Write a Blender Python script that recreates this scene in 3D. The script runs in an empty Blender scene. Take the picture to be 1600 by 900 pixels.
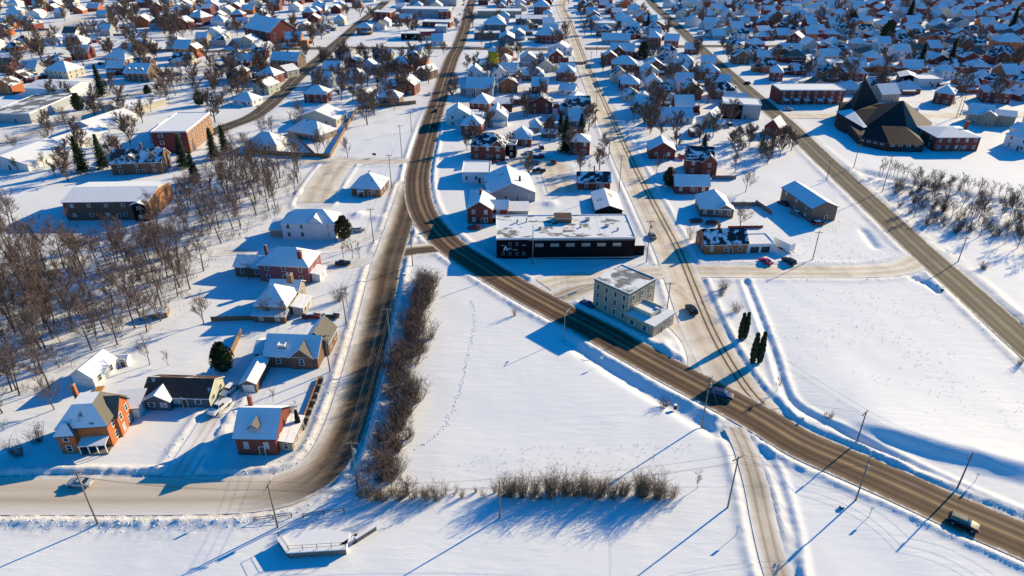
import bpy, bmesh, math, random
import numpy as np
from mathutils import Vector, Matrix
R = math.radians
scene = bpy.context.scene
col = scene.collection

# ---------------------------------------------------------------- camera
cam = bpy.data.cameras.new('camera'); cam_o = bpy.data.objects.new('camera', cam); col.objects.link(cam_o)
cam_o.location = (0, 0, 95.0); cam_o.rotation_euler = (R(90 - 29.3), 0, 0)
cam.lens = 24.0; cam.sensor_width = 36.0; cam.clip_start = 1.0; cam.clip_end = 9000.0
scene.camera = cam_o
# ---------------------------------------------------------------- sky, sun, exposure
SUN_EL, SUN_AZ = 21.0, 38.0            # azimuth counted from +x towards +y
world = bpy.data.worlds.new('World'); scene.world = world; world.use_nodes = True
wn = world.node_tree
bg = wn.nodes['Background']
sky = wn.nodes.new('ShaderNodeTexSky'); sky.sky_type = 'NISHITA'; sky.sun_disc = False
sky.sun_elevation = R(SUN_EL); sky.sun_rotation = R(90 - SUN_AZ)
sky.ozone_density = 6.0; sky.air_density = 1.0; sky.dust_density = 0.3
hs = wn.nodes.new('ShaderNodeHueSaturation'); hs.inputs['Saturation'].default_value = 1.5
wn.links.new(sky.outputs[0], hs.inputs['Color']); wn.links.new(hs.outputs[0], bg.inputs['Color'])
bg.inputs['Strength'].default_value = 0.09
sl = bpy.data.lights.new('sun', 'SUN'); sl.energy = 3.6; sl.angle = R(0.5); sl.color = (1.0, 0.81, 0.47)
so = bpy.data.objects.new('sun', sl); col.objects.link(so)
sv = Vector((math.cos(R(SUN_AZ)) * math.cos(R(SUN_EL)), math.sin(R(SUN_AZ)) * math.cos(R(SUN_EL)), math.sin(R(SUN_EL))))
so.rotation_euler = sv.to_track_quat('Z', 'Y').to_euler(); so.location = (100, 100, 200)
vs = scene.view_settings
vs.view_transform = 'Standard'; vs.look = 'None'; vs.gamma = 1.0; vs.use_curve_mapping = False
vs.exposure = 1.0
scene.render.engine = 'CYCLES'
scene.cycles.max_bounces = 4; scene.cycles.diffuse_bounces = 1

# ---------------------------------------------------------------- helpers
def tag(o, label=None, cat=None, group=None, kind=None):
    if label: o['label'] = label
    if cat: o['category'] = cat
    if group: o['group'] = group
    if kind: o['kind'] = kind
    return o

def obj(name, mesh, parent=None, loc=None, rz=0.0, scale=None):
    o = bpy.data.objects.new(name, mesh); col.objects.link(o)
    if parent is not None: o.parent = parent
    if loc is not None: o.location = loc
    if rz: o.rotation_euler = (0, 0, rz)
    if scale is not None: o.scale = scale
    return o

def empty(name, loc, rz=0.0):
    o = obj(name, None, None, loc, rz); o.empty_display_size = 0.5
    return o

class MB:
    def __init__(self): self.v = []; self.f = []; self.m = []
    def add(self, vs, fs, mi=0):
        b = len(self.v); self.v += [tuple(p) for p in vs]
        for f in fs: self.f.append([b + i for i in f]); self.m.append(mi)
    def box(self, c, s, mi=0, rz=0.0):
        x, y, z = s[0] / 2, s[1] / 2, s[2] / 2
        ca, sa = math.cos(rz), math.sin(rz)
        P = []
        for dz in (-z, z):
            for dx, dy in ((-x, -y), (x, -y), (x, y), (-x, y)):
                P.append((c[0] + dx * ca - dy * sa, c[1] + dx * sa + dy * ca, c[2] + dz))
        self.add(P, [(3, 2, 1, 0), (4, 5, 6, 7), (0, 1, 5, 4), (1, 2, 6, 5), (2, 3, 7, 6), (3, 0, 4, 7)], mi)
    def tube(self, pts, rad, n=5, mi=0, cap=False):
        k = len(pts); b = len(self.v)
        for i, p in enumerate(pts):
            p = Vector(p)
            d = (Vector(pts[min(i + 1, k - 1)]) - Vector(pts[max(i - 1, 0)]))
            if d.length < 1e-6: d = Vector((0, 0, 1))
            d.normalize()
            a = d.cross(Vector((0.31, 0.17, 0.93)) if abs(d.z) < 0.9 else Vector((1, 0, 0))).normalized(); c = d.cross(a)
            r = rad[i] if hasattr(rad, '__len__') else rad
            for j in range(n):
                t = 2 * math.pi * j / n
                q = p + (a * math.cos(t) + c * math.sin(t)) * r
                self.v.append((q.x, q.y, q.z))
        for i in range(k - 1):
            for j in range(n):
                self.f.append([b + i * n + j, b + i * n + (j + 1) % n, b + (i + 1) * n + (j + 1) % n, b + (i + 1) * n + j]); self.m.append(mi)
        if cap:
            self.f.append([b + j for j in range(n)][::-1]); self.m.append(mi)
            self.f.append([b + (k - 1) * n + j for j in range(n)]); self.m.append(mi)
    def cyl(self, c, r, z0, z1, n=10, mi=0, r1=None):
        self.tube([(c[0], c[1], z0), (c[0], c[1], z1)], [r, r if r1 is None else r1], n, mi, True)
    def mesh(self, name, mats, smooth=False):
        me = bpy.data.meshes.new(name); me.from_pydata(self.v, [], self.f)
        for m in mats: me.materials.append(m)
        if len(mats) > 1: me.polygons.foreach_set('material_index', self.m)
        if smooth: me.polygons.foreach_set('use_smooth', [True] * len(self.f))
        me.update(); return me
    def build(self, name, mats, parent=None, loc=None, rz=0.0, smooth=False):
        if not isinstance(mats, (list, tuple)): mats = [mats]
        return obj(name, self.mesh(name, mats, smooth), parent, loc, rz)

# ---------------------------------------------------------------- materials
M = {}
def new_mat(name):
    m = bpy.data.materials.new(name); m.use_nodes = True
    nt = m.node_tree; b = nt.nodes['Principled BSDF']; M[name] = m
    return m, nt, b
def nd(nt, t, **kw):
    n = nt.nodes.new(t)
    for k, v in kw.items(): setattr(n, k, v)
    return n
def noise(nt, vec, scale, detail=3, rough=0.55):
    n = nd(nt, 'ShaderNodeTexNoise'); n.inputs['Scale'].default_value = scale; n.inputs['Detail'].default_value = detail
    n.inputs['Roughness'].default_value = rough
    if vec is not None: nt.links.new(vec, n.inputs['Vector'])
    return n.outputs['Fac']
def ramp(nt, fac, stops, interp='LINEAR'):
    r = nd(nt, 'ShaderNodeValToRGB'); r.color_ramp.interpolation = interp
    e = r.color_ramp.elements
    while len(e) < len(stops): e.new(0.5)
    for i, (p, c) in enumerate(stops):
        e[i].position = p; e[i].color = (c[0], c[1], c[2], 1) if hasattr(c, '__len__') else (c, c, c, 1)
    nt.links.new(fac, r.inputs[0]); return r.outputs[0]
def mix(nt, fac, a, b):
    n = nd(nt, 'ShaderNodeMix', data_type='RGBA')
    for s, v in ((n.inputs[0], fac), (n.inputs[6], a), (n.inputs[7], b)):
        if hasattr(v, 'links'): nt.links.new(v, s)
        elif hasattr(v, '__len__'): s.default_value = (v[0], v[1], v[2], 1)
        else: s.default_value = v
    return n.outputs[2]
def mth(nt, op, a, b=0.0, clamp=False):
    n = nd(nt, 'ShaderNodeMath', operation=op, use_clamp=clamp)
    for s, v in ((n.inputs[0], a), (n.inputs[1], b)):
        if hasattr(v, 'links'): nt.links.new(v, s)
        else: s.default_value = v
    return n.outputs[0]
def bump(nt, b, h, strength, dist):
    n = nd(nt, 'ShaderNodeBump'); n.inputs['Strength'].default_value = strength; n.inputs['Distance'].default_value = dist
    nt.links.new(h, n.inputs['Height']); nt.links.new(n.outputs[0], b.inputs['Normal'])
def wpos(nt): return nd(nt, 'ShaderNodeNewGeometry').outputs['Position']
def opos(nt, rnd=True):
    tc = nd(nt, 'ShaderNodeTexCoord').outputs['Object']
    if not rnd: return tc
    oi = nd(nt, 'ShaderNodeObjectInfo'); a = nd(nt, 'ShaderNodeVectorMath', operation='ADD')
    s = nd(nt, 'ShaderNodeVectorMath', operation='SCALE'); s.inputs[3].default_value = 1.0
    cx = nd(nt, 'ShaderNodeCombineXYZ'); k = mth(nt, 'MULTIPLY', oi.outputs['Random'], 300.0)
    nt.links.new(k, cx.inputs[0]); nt.links.new(k, cx.inputs[1])
    nt.links.new(tc, a.inputs[0]); nt.links.new(cx.outputs[0], a.inputs[1])
    return a.outputs[0]

SNOW = (0.84, 0.85, 0.87)
def snow_ground():
    m, nt, b = new_mat('snow_ground')
    p = wpos(nt)
    at = nd(nt, 'ShaderNodeAttribute', attribute_name='dirt')
    n1 = noise(nt, p, 0.9, 5, 0.65)
    d = mth(nt, 'MULTIPLY', at.outputs['Fac'], mth(nt, 'MULTIPLY', mth(nt, 'SUBTRACT', n1, 0.28), 3.2, True), True)
    c0 = mix(nt, noise(nt, p, 0.035, 3), (0.82, 0.83, 0.85), (0.88, 0.87, 0.86))
    c = mix(nt, d, c0, (0.50, 0.42, 0.33))
    sp = mth(nt, 'MULTIPLY', mth(nt, 'SUBTRACT', noise(nt, p, 1.7, 2, 0.5), 0.70), 9.0, True)
    sp2 = mth(nt, 'MULTIPLY', sp, mth(nt, 'MULTIPLY', mth(nt, 'SUBTRACT', noise(nt, p, 0.02, 2), 0.46), 8.0, True))
    c = mix(nt, mth(nt, 'MULTIPLY', sp2, 0.45), c, (0.30, 0.24, 0.17))
    nt.links.new(c, b.inputs['Base Color']); b.inputs['Roughness'].default_value = 0.75
    b.inputs['Specular IOR Level'].default_value = 0.2
    mp = nd(nt, 'ShaderNodeMapping'); nt.links.new(p, mp.inputs[0])
    mp.inputs['Rotation'].default_value = (0, 0, R(25)); mp.inputs['Scale'].default_value = (0.25, 1, 1)
    h = mth(nt, 'ADD', noise(nt, mp.outputs[0], 0.7, 4), mth(nt, 'MULTIPLY', noise(nt, p, 2.2, 3), mth(nt, 'ADD', mth(nt, 'MULTIPLY', at.outputs['Fac'], 0.8), 0.12)))
    mk = mth(nt, 'MULTIPLY', mth(nt, 'SUBTRACT', noise(nt, p, 0.05, 3), 0.30), 2.2, True)
    bump(nt, b, mth(nt, 'MULTIPLY', h, mth(nt, 'ADD', mk, 0.15)), 0.45, 0.30)
snow_ground()

def road_mat(name, stops, wob=0.05, streak=0.35, dark=(0.5, 1.25), rough=0.8, snow_edge=True, blotch=0.0, west=False):
    """colour across the road (|u| or signed u in -1..1 mapped to 0..1) with lengthwise streaks"""
    m, nt, b = new_mat(name)
    uv = nd(nt, 'ShaderNodeUVMap', uv_map='uv').outputs[0]
    sx = nd(nt, 'ShaderNodeSeparateXYZ'); nt.links.new(uv, sx.inputs[0])
    u, v = sx.outputs[0], sx.outputs[1]
    mp = nd(nt, 'ShaderNodeMapping'); nt.links.new(uv, mp.inputs[0]); mp.inputs['Scale'].default_value = (3.0, 0.02, 1)
    st = noise(nt, mp.outputs[0], 9.0, 4, 0.6)
    mp2 = nd(nt, 'ShaderNodeMapping'); nt.links.new(uv, mp2.inputs[0]); mp2.inputs['Scale'].default_value = (1.0, 0.06, 1)
    wb = noise(nt, mp2.outputs[0], 2.0, 3)
    mp3 = nd(nt, 'ShaderNodeMapping'); nt.links.new(uv, mp3.inputs[0]); mp3.inputs['Scale'].default_value = (6.0, 0.9, 1)
    ed = noise(nt, mp3.outputs[0], 0.8, 4, 0.7)
    x = mth(nt, 'MULTIPLY', mth(nt, 'ADD', u, 1.0), 0.5)
    x = mth(nt, 'ADD', x, mth(nt, 'MULTIPLY', mth(nt, 'SUBTRACT', wb, 0.5), wob))
    c = ramp(nt, x, stops)
    k = mth(nt, 'ADD', mth(nt, 'MULTIPLY', st, (dark[1] - dark[0]) * 1.0), dark[0] + 0.12)
    cc = nd(nt, 'ShaderNodeVectorMath', operation='SCALE'); nt.links.new(c, cc.inputs[0]); nt.links.new(k, cc.inputs[3])
    c2 = cc.outputs[0]
    pt = mth(nt, 'ADD', mth(nt, 'MULTIPLY', noise(nt, wpos(nt), 0.09, 5, 0.7), 1.5), 0.25)
    pv0 = nd(nt, 'ShaderNodeVectorMath', operation='SCALE'); nt.links.new(c2, pv0.inputs[0]); nt.links.new(pt, pv0.inputs[3]); c2 = pv0.outputs[0]
    if blotch:
        bl = mth(nt, 'MULTIPLY', mth(nt, 'SUBTRACT', noise(nt, wpos(nt), 0.12, 4, 0.6), 0.45), 4.0, True)
        c2 = mix(nt, mth(nt, 'MULTIPLY', bl, blotch), c2, (0.62, 0.55, 0.46))
    if west:      # the straight western stretch is still packed snow
        q = nd(nt, 'ShaderNodeSeparateXYZ'); nt.links.new(wpos(nt), q.inputs[0])
        wf = mth(nt, 'MULTIPLY', mth(nt, 'DIVIDE', mth(nt, 'SUBTRACT', mth(nt, 'ADD', -41.0, mth(nt, 'MULTIPLY', st, 12.0)), q.outputs[0]), 16.0, True), mth(nt, 'DIVIDE', mth(nt, 'SUBTRACT', 102.0, q.outputs[1]), 4.0, True))
        pk = ramp(nt, x, [(0.0, (0.70, 0.62, 0.52)), (0.3, (0.60, 0.50, 0.38)), (0.45, (0.66, 0.57, 0.46)), (0.62, (0.52, 0.43, 0.32)), (0.75, (0.66, 0.58, 0.48)), (1.0, (0.78, 0.74, 0.69))])
        pv = nd(nt, 'ShaderNodeVectorMath', operation='SCALE'); nt.links.new(pk, pv.inputs[0]); nt.links.new(mth(nt, 'ADD', mth(nt, 'MULTIPLY', st, 0.4), 0.8), pv.inputs[3])
        c2 = mix(nt, wf, c2, pv.outputs[0])
    if snow_edge:
        a = mth(nt, 'ABSOLUTE', u)
        e = mth(nt, 'MULTIPLY', mth(nt, 'SUBTRACT', mth(nt, 'ADD', a, mth(nt, 'MULTIPLY', mth(nt, 'SUBTRACT', ed, 0.5), 0.55)), 0.90), 7.0, True)
        c2 = mix(nt, e, c2, (0.80, 0.78, 0.75))
    nt.links.new(c2, b.inputs['Base Color']); b.inputs['Roughness'].default_value = rough
    b.inputs['Specular IOR Level'].default_value = 0.25
    bump(nt, b, st, 0.25, 0.04)
A1 = (0.120, 0.074, 0.044); A2 = (0.058, 0.034, 0.020); A3 = (0.22, 0.15, 0.098); TAN = (0.50, 0.40, 0.29); YEL = (0.42, 0.26, 0.07)
road_mat('road_main', [(0.0, TAN), (0.06, A3), (0.14, A1), (0.20, A2), (0.27, A1), (0.36, A2), (0.42, A1), (0.475, A3), (0.495, YEL), (0.515, A3), (0.57, A1), (0.63, A2), (0.70, A3), (0.79, A2), (0.86, A1), (0.94, A3), (1.0, TAN)], 0.02, dark=(0.55, 1.35))
B1 = (0.060, 0.048, 0.034); B2 = (0.13, 0.105, 0.078)
road_mat('road_grey', [(0.0, TAN), (0.08, B2), (0.16, B1), (0.24, (0.13, 0.11, 0.085)), (0.33, B1), (0.44, B2), (0.5, (0.22, 0.18, 0.13)), (0.56, B2), (0.66, B1), (0.76, (0.13, 0.11, 0.085)), (0.86, B1), (0.94, B2), (1.0, TAN)], 0.02, dark=(0.55, 1.4))
P1 = (0.70, 0.61, 0.49); P2 = (0.60, 0.50, 0.38); DK = (0.10, 0.07, 0.045)
road_mat('road_packed_tracks', [(0.0, (0.78, 0.73, 0.66)), (0.2, P1), (0.35, P2), (0.5, P1), (0.600, P2), (0.620, DK), (0.645, DK), (0.665, P2), (0.745, P2), (0.765, DK), (0.79, DK), (0.81, P2), (0.9, P1), (1.0, (0.78, 0.73, 0.66))], 0.012, dark=(0.72, 1.2))
road_mat('road_packed', [(0.0, (0.78, 0.73, 0.66)), (0.2, P1), (0.34, P2), (0.42, P1), (0.5, (0.74, 0.67, 0.57)), (0.58, P1), (0.68, P2), (0.82, P1), (1.0, (0.78, 0.73, 0.66))], 0.05, dark=(0.72, 1.2))
road_mat('road_brown', [(0.0, (0.78, 0.73, 0.66)), (0.16, (0.60, 0.52, 0.42)), (0.28, (0.32, 0.24, 0.155)), (0.40, (0.115, 0.074, 0.042)), (0.54, (0.062, 0.039, 0.022)), (0.64, (0.135, 0.09, 0.054)), (0.78, (0.055, 0.035, 0.02)), (0.92, (0.12, 0.082, 0.05)), (1.0, (0.42, 0.34, 0.25))], 0.08, dark=(0.5, 1.5), blotch=0.10, west=True)
road_mat('drive_dirt', [(0.0, (0.78, 0.74, 0.68)), (0.25, (0.58, 0.49, 0.39)), (0.33, (0.36, 0.28, 0.20)), (0.42, (0.55, 0.47, 0.38)), (0.6, (0.55, 0.47, 0.38)), (0.68, (0.38, 0.30, 0.22)), (0.78, (0.58, 0.50, 0.41)), (1.0, (0.80, 0.77, 0.72))], 0.06, dark=(0.7, 1.25))
road_mat('drive_snow', [(0.0, (0.82, 0.81, 0.80)), (0.28, (0.74, 0.70, 0.65)), (0.36, (0.60, 0.54, 0.47)), (0.44, (0.76, 0.72, 0.68)), (0.6, (0.76, 0.72, 0.68)), (0.68, (0.60, 0.54, 0.47)), (0.76, (0.74, 0.70, 0.65)), (1.0, (0.82, 0.81, 0.80))], 0.06, dark=(0.8, 1.15))

def plain(name, c, rough=0.7, var=0.25, scale=1.2, spec=0.3, metal=0.0):
    m, nt, b = new_mat(name)
    n = noise(nt, opos(nt), scale, 4, 0.6)
    k = mth(nt, 'ADD', mth(nt, 'MULTIPLY', n, var * 2), 1.0 - var)
    s = nd(nt, 'ShaderNodeVectorMath', operation='SCALE'); s.inputs[0].default_value = c; nt.links.new(k, s.inputs[3])
    nt.links.new(s.outputs[0], b.inputs['Base Color']); b.inputs['Roughness'].default_value = rough
    b.inputs['Specular IOR Level'].default_value = spec; b.inputs['Metallic'].default_value = metal
    return m
def brick(name, c1, c2, mortar):
    m, nt, b = new_mat(name)
    tc = nd(nt, 'ShaderNodeTexCoord').outputs['Object']
    sp = nd(nt, 'ShaderNodeSeparateXYZ'); nt.links.new(tc, sp.inputs[0])
    cx = nd(nt, 'ShaderNodeCombineXYZ'); nt.links.new(mth(nt, 'ADD', sp.outputs[0], sp.outputs[1]), cx.inputs[0]); nt.links.new(sp.outputs[2], cx.inputs[1])
    br = nd(nt, 'ShaderNodeTexBrick'); nt.links.new(cx.outputs[0], br.inputs['Vector'])
    br.inputs['Color1'].default_value = (*c1, 1); br.inputs['Color2'].default_value = (*c2, 1); br.inputs['Mortar'].default_value = (*mortar, 1)
    br.inputs['Scale'].default_value = 1.0; br.inputs['Brick Width'].default_value = 0.23; br.inputs['Row Height'].default_value = 0.08; br.inputs['Mortar Size'].default_value = 0.008
    n = noise(nt, opos(nt), 0.5, 4, 0.6)
    s = nd(nt, 'ShaderNodeVectorMath', operation='SCALE'); nt.links.new(br.outputs[0], s.inputs[0]); nt.links.new(mth(nt, 'ADD', mth(nt, 'MULTIPLY', n, 0.7), 0.65), s.inputs[3])
    nt.links.new(s.outputs[0], b.inputs['Base Color']); b.inputs['Roughness'].default_value = 0.85
def siding(name, c, pitch=0.18):
    m, nt, b = new_mat(name)
    tc = nd(nt, 'ShaderNodeTexCoord').outputs['Object']
    sp = nd(nt, 'ShaderNodeSeparateXYZ'); nt.links.new(tc, sp.inputs[0])
    fr = mth(nt, 'FRACT', mth(nt, 'DIVIDE', sp.outputs[2], pitch))
    n = noise(nt, opos(nt), 0.6, 4, 0.6)
    k = mth(nt, 'ADD', mth(nt, 'MULTIPLY', n, 0.35), 0.82)
    s = nd(nt, 'ShaderNodeVectorMath', operation='SCALE'); s.inputs[0].default_value = c; nt.links.new(k, s.inputs[3])
    nt.links.new(s.outputs[0], b.inputs['Base Color']); b.inputs['Roughness'].default_value = 0.6
    bump(nt, b, fr, 0.5, 0.02)
brick('brick_red', (0.235, 0.036, 0.024), (0.17, 0.026, 0.018), (0.16, 0.075, 0.06))
plain('church_wall', (0.06, 0.028, 0.026), 0.85)
brick('brick_orange', (0.50, 0.13, 0.030), (0.40, 0.095, 0.022), (0.36, 0.17, 0.08))
brick('brick_tan', (0.38, 0.16, 0.065), (0.29, 0.12, 0.05), (0.3, 0.19, 0.11))  # brighter brick with sunlight put into the colour, for hall end and school side
brick('brick_brown', (0.20, 0.095, 0.055), (0.14, 0.065, 0.04), (0.19, 0.14, 0.10))
brick('brick_mauve', (0.30, 0.085, 0.105), (0.24, 0.065, 0.085), (0.26, 0.12, 0.12))
brick('brick_beige', (0.42, 0.35, 0.24), (0.36, 0.29, 0.20), (0.36, 0.31, 0.23))
siding('siding_white', (0.70, 0.70, 0.70)); siding('siding_cream', (0.58, 0.52, 0.40)); siding('siding_grey', (0.34, 0.36, 0.39))
siding('siding_blue', (0.22, 0.33, 0.44)); siding('siding_green', (0.42, 0.48, 0.40)); siding('siding_dark', (0.007, 0.007, 0.009), 0.3); M['siding_dark'].node_tree.nodes['Principled BSDF'].inputs['Specular IOR Level'].default_value = 0.08
siding('siding_teal', (0.055, 0.10, 0.13)); siding('siding_tan', (0.36, 0.28, 0.20)); siding('siding_brown', (0.15, 0.10, 0.075)); siding('siding_pale_green', (0.52, 0.52, 0.36))  # last siding: bungalow end wall, sunlight put into its colour
plain('trim', (0.72, 0.72, 0.70), 0.6, 0.1); plain('trim_dark', (0.05, 0.045, 0.045), 0.6, 0.2); plain('door_red', (0.25, 0.03, 0.03)); plain('door_brown', (0.12, 0.07, 0.04))
plain('wood', (0.23, 0.14, 0.08), 0.85, 0.4, 3.0); plain('wood_grey', (0.20, 0.165, 0.14), 0.9, 0.35, 3.0); plain('wood_orange', (0.45, 0.22, 0.07), 0.8, 0.3, 3.0)
plain('concrete', (0.40, 0.38, 0.35), 0.9, 0.25, 0.8); plain('stone', (0.20, 0.18, 0.16), 0.9, 0.4, 1.5); plain('metal_grey', (0.30, 0.31, 0.32), 0.5, 0.15, 1, 0.5, 0.4)
plain('bark', (0.105, 0.085, 0.075), 0.95, 0.3, 2.0, 0.1); plain('twig', (0.175, 0.122, 0.098), 0.95, 0.3, 2.0, 0.1); plain('twig_tan', (0.30, 0.20, 0.125), 0.95, 0.3, 2.0, 0.1); plain('twig_red', (0.17, 0.075, 0.06), 0.95, 0.3, 2.0, 0.1)
plain('needle', (0.03, 0.048, 0.02), 0.8, 0.5, 1.5, 0.2); plain('needle_olive', (0.05, 0.045, 0.018), 0.8, 0.5, 1.5, 0.2); plain('grass_dry', (0.30, 0.23, 0.14), 0.9, 0.3)
plain('snow_plain', SNOW, 0.75, 0.06, 1.0, 0.2)
plain('black', (0.012, 0.012, 0.013), 0.6, 0.2); plain('tyre', (0.018, 0.018, 0.018), 0.9, 0.2); plain('green_paint', (0.05, 0.16, 0.08), 0.6); plain('yellow_paint', (0.55, 0.40, 0.02), 0.6, 0.15); plain('red_paint', (0.5, 0.03, 0.03), 0.5); plain('maroon_paint', (0.22, 0.035, 0.07), 0.6); plain('white_paint', (0.78, 0.78, 0.77), 0.5, 0.08); plain('steel_blue', (0.10, 0.20, 0.32), 0.5)
def glass(name, c):
    m, nt, b = new_mat(name); b.inputs['Base Color'].default_value = (*c, 1); b.inputs['Roughness'].default_value = 0.08; b.inputs['Specular IOR Level'].default_value = 0.8
glass('pane', (0.018, 0.024, 0.032)); glass('pane_blind', (0.42, 0.42, 0.42)); glass('lamp_glass', (0.75, 0.75, 0.72)); glass('tail_glass', (0.35, 0.01, 0.01))
def paint(name, c):
    m, nt, b = new_mat(name); b.inputs['Base Color'].default_value = (*c, 1); b.inputs['Roughness'].default_value = 0.38; b.inputs['Specular IOR Level'].default_value = 0.35
for k, c in dict(navy=(0.008, 0.010, 0.028), blue=(0.012, 0.035, 0.13), black=(0.008, 0.008, 0.009), white=(0.75, 0.75, 0.75), grey=(0.20, 0.20, 0.21), red=(0.35, 0.015, 0.015), silver=(0.45, 0.46, 0.47), maroon=(0.14, 0.012, 0.018), magenta=(0.40, 0.01, 0.07)).items(): paint('car_' + k, c)

def roof_mat(name, sh, cover, scale=0.35, stretch=1.0):
    """shingles showing through melted holes in the snow"""
    m, nt, b = new_mat(name)
    p = opos(nt)
    mp = nd(nt, 'ShaderNodeMapping'); nt.links.new(p, mp.inputs[0]); mp.inputs['Scale'].default_value = (1, stretch, 1)
    n = noise(nt, mp.outputs[0], scale, 4, 0.55)
    f = mth(nt, 'MULTIPLY', mth(nt, 'SUBTRACT', n, 1.0 - cover), 14.0, True)
    shc = mix(nt, noise(nt, p, 3.0, 3), tuple(v * 0.7 for v in sh), tuple(v * 1.3 for v in sh))
    sn = mix(nt, noise(nt, p, 0.25, 3), (0.78, 0.79, 0.81), (0.87, 0.87, 0.87))
    c = mix(nt, f, shc, sn)
    nt.links.new(c, b.inputs['Base Color']); b.inputs['Roughness'].default_value = 0.8; b.inputs['Specular IOR Level'].default_value = 0.2
    bump(nt, b, mth(nt, 'ADD', mth(nt, 'MULTIPLY', f, 1.0), mth(nt, 'MULTIPLY', noise(nt, p, 0.8, 3), 0.8)), 0.5, 0.15)
roof_mat('roof_snow', (0.10, 0.09, 0.085), 0.71); roof_mat('roof_full', (0.12, 0.11, 0.1), 0.86)
roof_mat('roof_patchy', (0.075, 0.065, 0.06), 0.53); roof_mat('roof_brown_bare', (0.105, 0.06, 0.045), 0.42, 0.25)
roof_mat('roof_grey_bare', (0.16, 0.145, 0.12), 0.30, 0.4); roof_mat('roof_dark', (0.035, 0.026, 0.024), 0.22, 0.3); roof_mat('roof_church', (0.042, 0.026, 0.026), 0.08, 0.1); roof_mat('roof_church_sunlit', (0.17, 0.135, 0.115), 0.36, 0.12)  # last one: church roof colour lightened to paint in the sun
roof_mat('roof_gravel', (0.20, 0.20, 0.205), 0.49, 0.16); roof_mat('roof_art', (0.24, 0.21, 0.19), 0.62, 0.22, 1.8); roof_mat('roof_dark_patch', (0.03, 0.035, 0.045), 0.50, 0.45); roof_mat('roof_metal', (0.30, 0.24, 0.17), 0.60, 0.22, 0.35)

# ================================================================ GROUND AND ROADS
def smooth_line(pts, step=2.0):
    pts = [np.array(p, float) for p in pts]
    out = []
    for i in range(len(pts) - 1):
        p0 = pts[max(i - 1, 0)]; p1 = pts[i]; p2 = pts[i + 1]; p3 = pts[min(i + 2, len(pts) - 1)]
        n = max(2, int(np.linalg.norm(p2 - p1) / step))
        for j in range(n):
            t = j / n
            out.append(0.5 * ((2 * p1) + (-p0 + p2) * t + (2 * p0 - 5 * p1 + 4 * p2 - p3) * t * t + (-p0 + 3 * p1 - 3 * p2 + p3) * t ** 3))
    out.append(pts[-1]); return np.array(out)

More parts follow.
